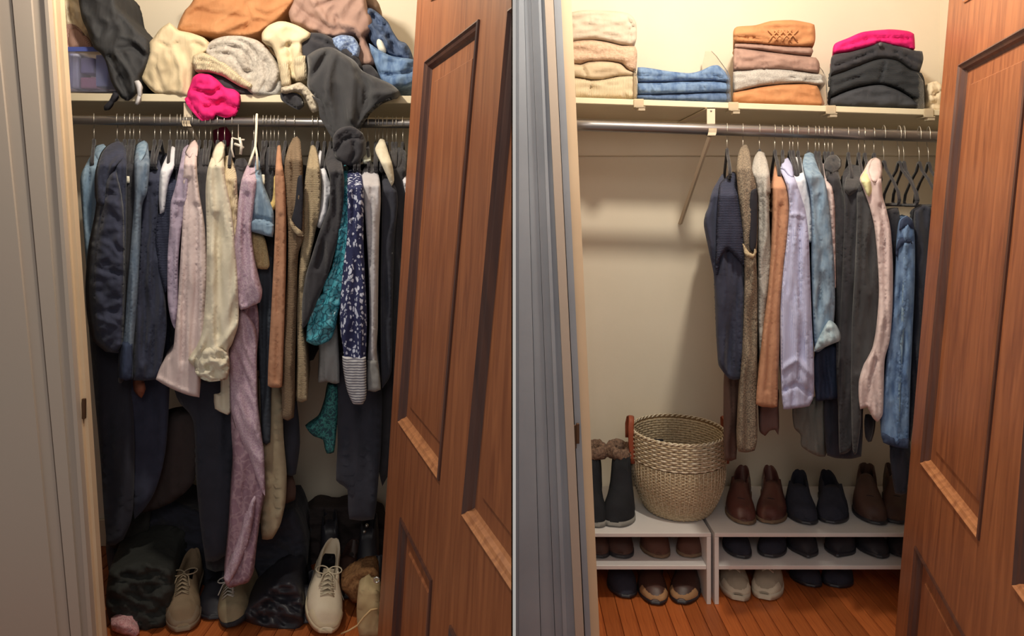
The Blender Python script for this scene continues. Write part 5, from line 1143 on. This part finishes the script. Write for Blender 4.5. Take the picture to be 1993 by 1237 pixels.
# floor under the racks
T3 = 'shoes on the floor under the racks'
def flo(name, lab, pxh, pxt, **k):
    k.setdefault('W', .10); shelf_shoe(name, lab, T3, pxh, pxt, .0008, yh=2.62, yt=k.pop('yt', 2.355), **k)
flo('sneaker', 'left dirty white sneaker under the right rack', 1432, 1431, up=m('grey_mesh_canvas', (168, 162, 146), .85), sole=wso, lace=m('shoe_lace', (222, 216, 200), .8), collar=.062, toeh=.046, toep=.42, kind='cap', solet=.022)
flo('sneaker', 'right dirty white sneaker under the right rack', 1490, 1493, up=m('grey_mesh_canvas', (168, 162, 146), .85), sole=wso, lace=m('shoe_lace', (222, 216, 200), .8), collar=.062, toeh=.046, toep=.42, kind='cap', solet=.022, flip=-1)
flo('sandal', 'left tan footbed sandal on the floor under the basket rack', 1276, 1270, up=dkb, sole=blk, collar=.05, toeh=.04, kind='cap', capm=m('tan_footbed', (176, 138, 100), .7), yt=2.33)
flo('sandal', 'right tan footbed sandal on the floor under the basket rack', 1330, 1332, up=dkb, sole=blk, collar=.05, toeh=.04, kind='cap', capm=m('tan_footbed', (176, 138, 100)), yt=2.33, flip=-1)
flo('dark_shoe', 'dark blue shoe alone on the floor left of the sandals', 1214, 1212, up=bl2, sole=blk, collar=.06, toeh=.05, kind='plain', yt=2.37)
flo('dark_shoe', 'left dark blue shoe on the floor right of the white sneakers', 1566, 1572, up=bl2, sole=blk, collar=.06, toeh=.04, kind='plain', yt=2.44)
flo('dark_shoe', 'right dark blue shoe on the floor right of the white sneakers', 1622, 1630, up=bl2, sole=blk, collar=.06, toeh=.04, kind='plain', yt=2.43, flip=-1)

# ================= messy floor =================
tsn = m('taupe_canvas', (146, 126, 102), .85, 'plain', (124, 106, 84)); tlc = m('taupe_lace', (166, 150, 126), .85)
make_shoe('sneaker', 'taupe lace-up sneaker pointing forward on the messy floor', 'shoe', None, (XZ(380, 2.44), 2.44, .060), (XZ(350, 2.175), 2.175, .004), W=.105, up=tsn, sole=m('taupe_sole', (140, 124, 104), .7), lace=tlc, collar=.075, toeh=.055, toep=.42, kind='cap', solet=.02, open_=(.03, .48))
make_shoe('sneaker', 'grey running shoe with a dark sole below the lilac dress', 'shoe', None, (XZ(496, 2.40), 2.40, .05), (XZ(446, 2.185), 2.185, .012), W=.100, up=m('grey_mesh', (150, 138, 112), .85, 'plain', (126, 114, 92)), sole=m('black_rubber', (44, 44, 50), .8), lace=m('grey_lace', (190, 188, 180), .8), collar=.07, toeh=.05, toep=.5, kind='plain', solet=.018, roll=.25)
def swoosh(e, Wd, hw, cy_, top, lift):
    for sg in (1, -1):
        bm = bmesh.new(); pts = [Wd(s, cy_(s)+sg*(hw(s)*1.03+.0012), z) for s, z in ((.30, .052), (.40, .038), (.50, .034), (.62, .040), (.70, .048))]
        tube(bm, pts, [.0015, .005, .0055, .004, .0015], 6, flat=(.5, 1.2)); build('side_stripe', bm, m('grey_stripe', (130, 122, 110), .7), e)
make_shoe('sneaker', 'dirty white low sneaker with grey side stripe on the dark heap', 'shoe', None, (XZ(640, 2.42), 2.42, .125), (XZ(627, 2.16), 2.16, .010), W=.112, up=m('dirty_white_leather', (232, 218, 194), .6, 'plain', (216, 200, 174)), sole=m('cream_sole', (226, 210, 178), .6), lace=m('cream_lace', (216, 204, 178), .8), collar=.070, toeh=.048, toep=.45, kind='cap', solet=.022, open_=(.03, .48), extra=swoosh, roll=-.22)
def fheap(name, lab, cat, poly, mm, yf, depth, **k):
    q = puff(name, poly, mm, None, yf=yf, depth=depth, k=.5, R=k.pop('R', 16), rnd=k.pop('rnd', .05), step=6, fold=k.pop('fold', (.02, 30, 18, 10)), **k); tag(q, lab, cat); return q
fheap('black_bag', 'black leather bag slumped on the floor between two sneakers', 'bag', [(470,1192),(500,1160),(530,1136),(560,1126),(584,1136),(594,1170),(594,1214),(584,1228),(560,1232),(510,1222),(478,1208)], blk, 2.19, .20, ridges=[([(490,1190),(540,1170),(600,1190)], 7, .02)])
fheap('black_bag', 'dark soft bag on the floor left of the taupe sneaker', 'bag', [(212,1110),(250,1092),(300,1090),(336,1106),(340,1150),(330,1196),(320,1226),(270,1234),(224,1232),(206,1180)], m('dark_olive_cloth', (56, 58, 56), .9), 2.19, .28)
fheap('clothes_heap', 'dark clothes heap filling the back left floor of the messy closet', 'clothes', [(206,1010),(260,980),(330,970),(400,1000),(450,1040),(480,1090),(486,1150),(440,1180),(380,1160),(300,1140),(214,1130)], blackb, 2.46, .22, R=20)
fheap('clothes_heap', 'dark clothes heap under the cream skirt at the back', 'clothes', [(484,1090),(500,1050),(520,1010),(550,990),(574,986),(590,1020),(600,1080),(590,1130),(560,1150),(500,1160)], blackb, 2.38, .24, R=20)
fheap('clothes_heap', 'dark brown clothes heap along the back wall behind the black boots', 'clothes', [(582,1010),(612,978),(650,984),(690,974),(730,990),(752,1010),(752,1110),(690,1124),(600,1116)], m('dark_brown_wool', (66, 58, 58)), 2.60, .12, R=18, rnd=.04)
fheap('pink_cloth', 'pink patterned cloth scrap in the bottom left corner', 'cloth', [(216,1212),(232,1204),(252,1208),(268,1220),(272,1232),(262,1240),(238,1234),(218,1226)], m('pink_pattern', (206, 140, 146), .85, 'floral', (236, 200, 200), sc=3), 2.15, .06, R=8, rnd=.02, fold=(.010, 8, 8, 0))
for nm, lab, ph, pt, yh, yt, zz, mm_, kw in (
    ('dark_boot', 'black boot standing at the back wall left of the black trousers', 590, 584, 2.62, 2.38, .003, blk, dict(shaft=.20, open_=(.03, .4), toeh=.05)),
    ('dark_boot', 'black boot standing under the teal scarf end', 640, 632, 2.62, 2.38, .003, blk, dict(shaft=.20, open_=(.03, .4), toeh=.05, flip=-1)),
    ('dark_shoe', 'brown shoe lying behind the white sneaker', 690, 672, 2.60, 2.36, .003, dkb, dict(collar=.08, toeh=.05)),
    ('dark_boot', 'tall dark boot with two shiny studs near the wooden door', 724, 716, 2.58, 2.36, .003, blk, dict(shaft=.20, open_=(.03, .4), toeh=.05)),
    ('dark_shoe', 'dark brown shoe beside the cream skirt hem', 560, 548, 2.44, 2.24, .003, dkb, dict(collar=.07, toeh=.05)),
    ('dark_shoe', 'dark shoe lying in front of the black boots', 612, 596, 2.40, 2.22, .003, blk, dict(collar=.07, toeh=.045)),
    ('dark_shoe', 'black shoe at the door bottom behind the tan boot', 738, 728, 2.46, 2.26, .003, blk, dict(collar=.09, toeh=.05)),
    ('dark_shoe', 'black shoe resting left of the grey running shoe', 440, 410, 2.44, 2.24, .003, blk, dict(collar=.07, toeh=.05))):
    kk = dict(W=.10, kind='plain', toep=.5); kk.update(kw)
    e_ = make_shoe(nm, lab, 'boot' if 'boot' in nm else 'shoe', None, (XZ(ph, yh), yh, zz), (XZ(pt, yt), yt, zz), up=mm_, sole=blk, **kk)
    if 'studs' in lab:
        for (a, b) in ((714, 1022), (709, 1034)):
            bm = bmesh.new(); bmesh.ops.create_uvsphere(bm, u_segments=10, v_segments=8, radius=.007, matrix=Matrix.Translation(P(a, b, 2.478))); build('stud', bm, m('silver_stud', (220, 220, 215), .2, metal=.8, bump=0), e_)
fheap('suede_boot', 'tan suede boot lying on its side near the wooden door', 'boot', [(664,1128),(680,1118),(704,1106),(728,1104),(738,1120),(730,1136),(716,1142),(712,1160),(700,1172),(686,1172),(676,1158),(664,1146)], m('tan_suede', (150, 110, 72), .95, 'fur', (116, 80, 52), bump=.3), 2.24, .10, R=10, rnd=.03, fold=(.012, 14, 14, 30))
q = empty('cream_pouch', P(716, 1237, 2.14), 'cream canvas pouch with a drawstring at the foot of the door', 'pouch')
puff('body', [(698,1146),(712,1136),(726,1142),(740,1150),(744,1238),(700,1240),(694,1190)], m('cream_canvas', (196, 174, 134), .9, 'plain', (180, 156, 116)), q, yf=2.13, depth=.08, k=.5, R=9, rnd=.02, fold=(.006, 14, 40, 0))
wire('drawstring', [P(735, 1184, 2.12), P(722, 1186, 2.115), P(708, 1200, 2.112), P(696, 1216, 2.112), P(680, 1226, 2.12), P(664, 1233, 2.13)], .0028, m('rope', (222, 190, 140), .85), q)
wire('eyelet', [P(733+5*math.cos(a), 1128+5*math.sin(a), 2.128) for a in [2*math.pi*i/12 for i in range(13)]], .003, m('silver_stud', (220, 220, 215)), q)
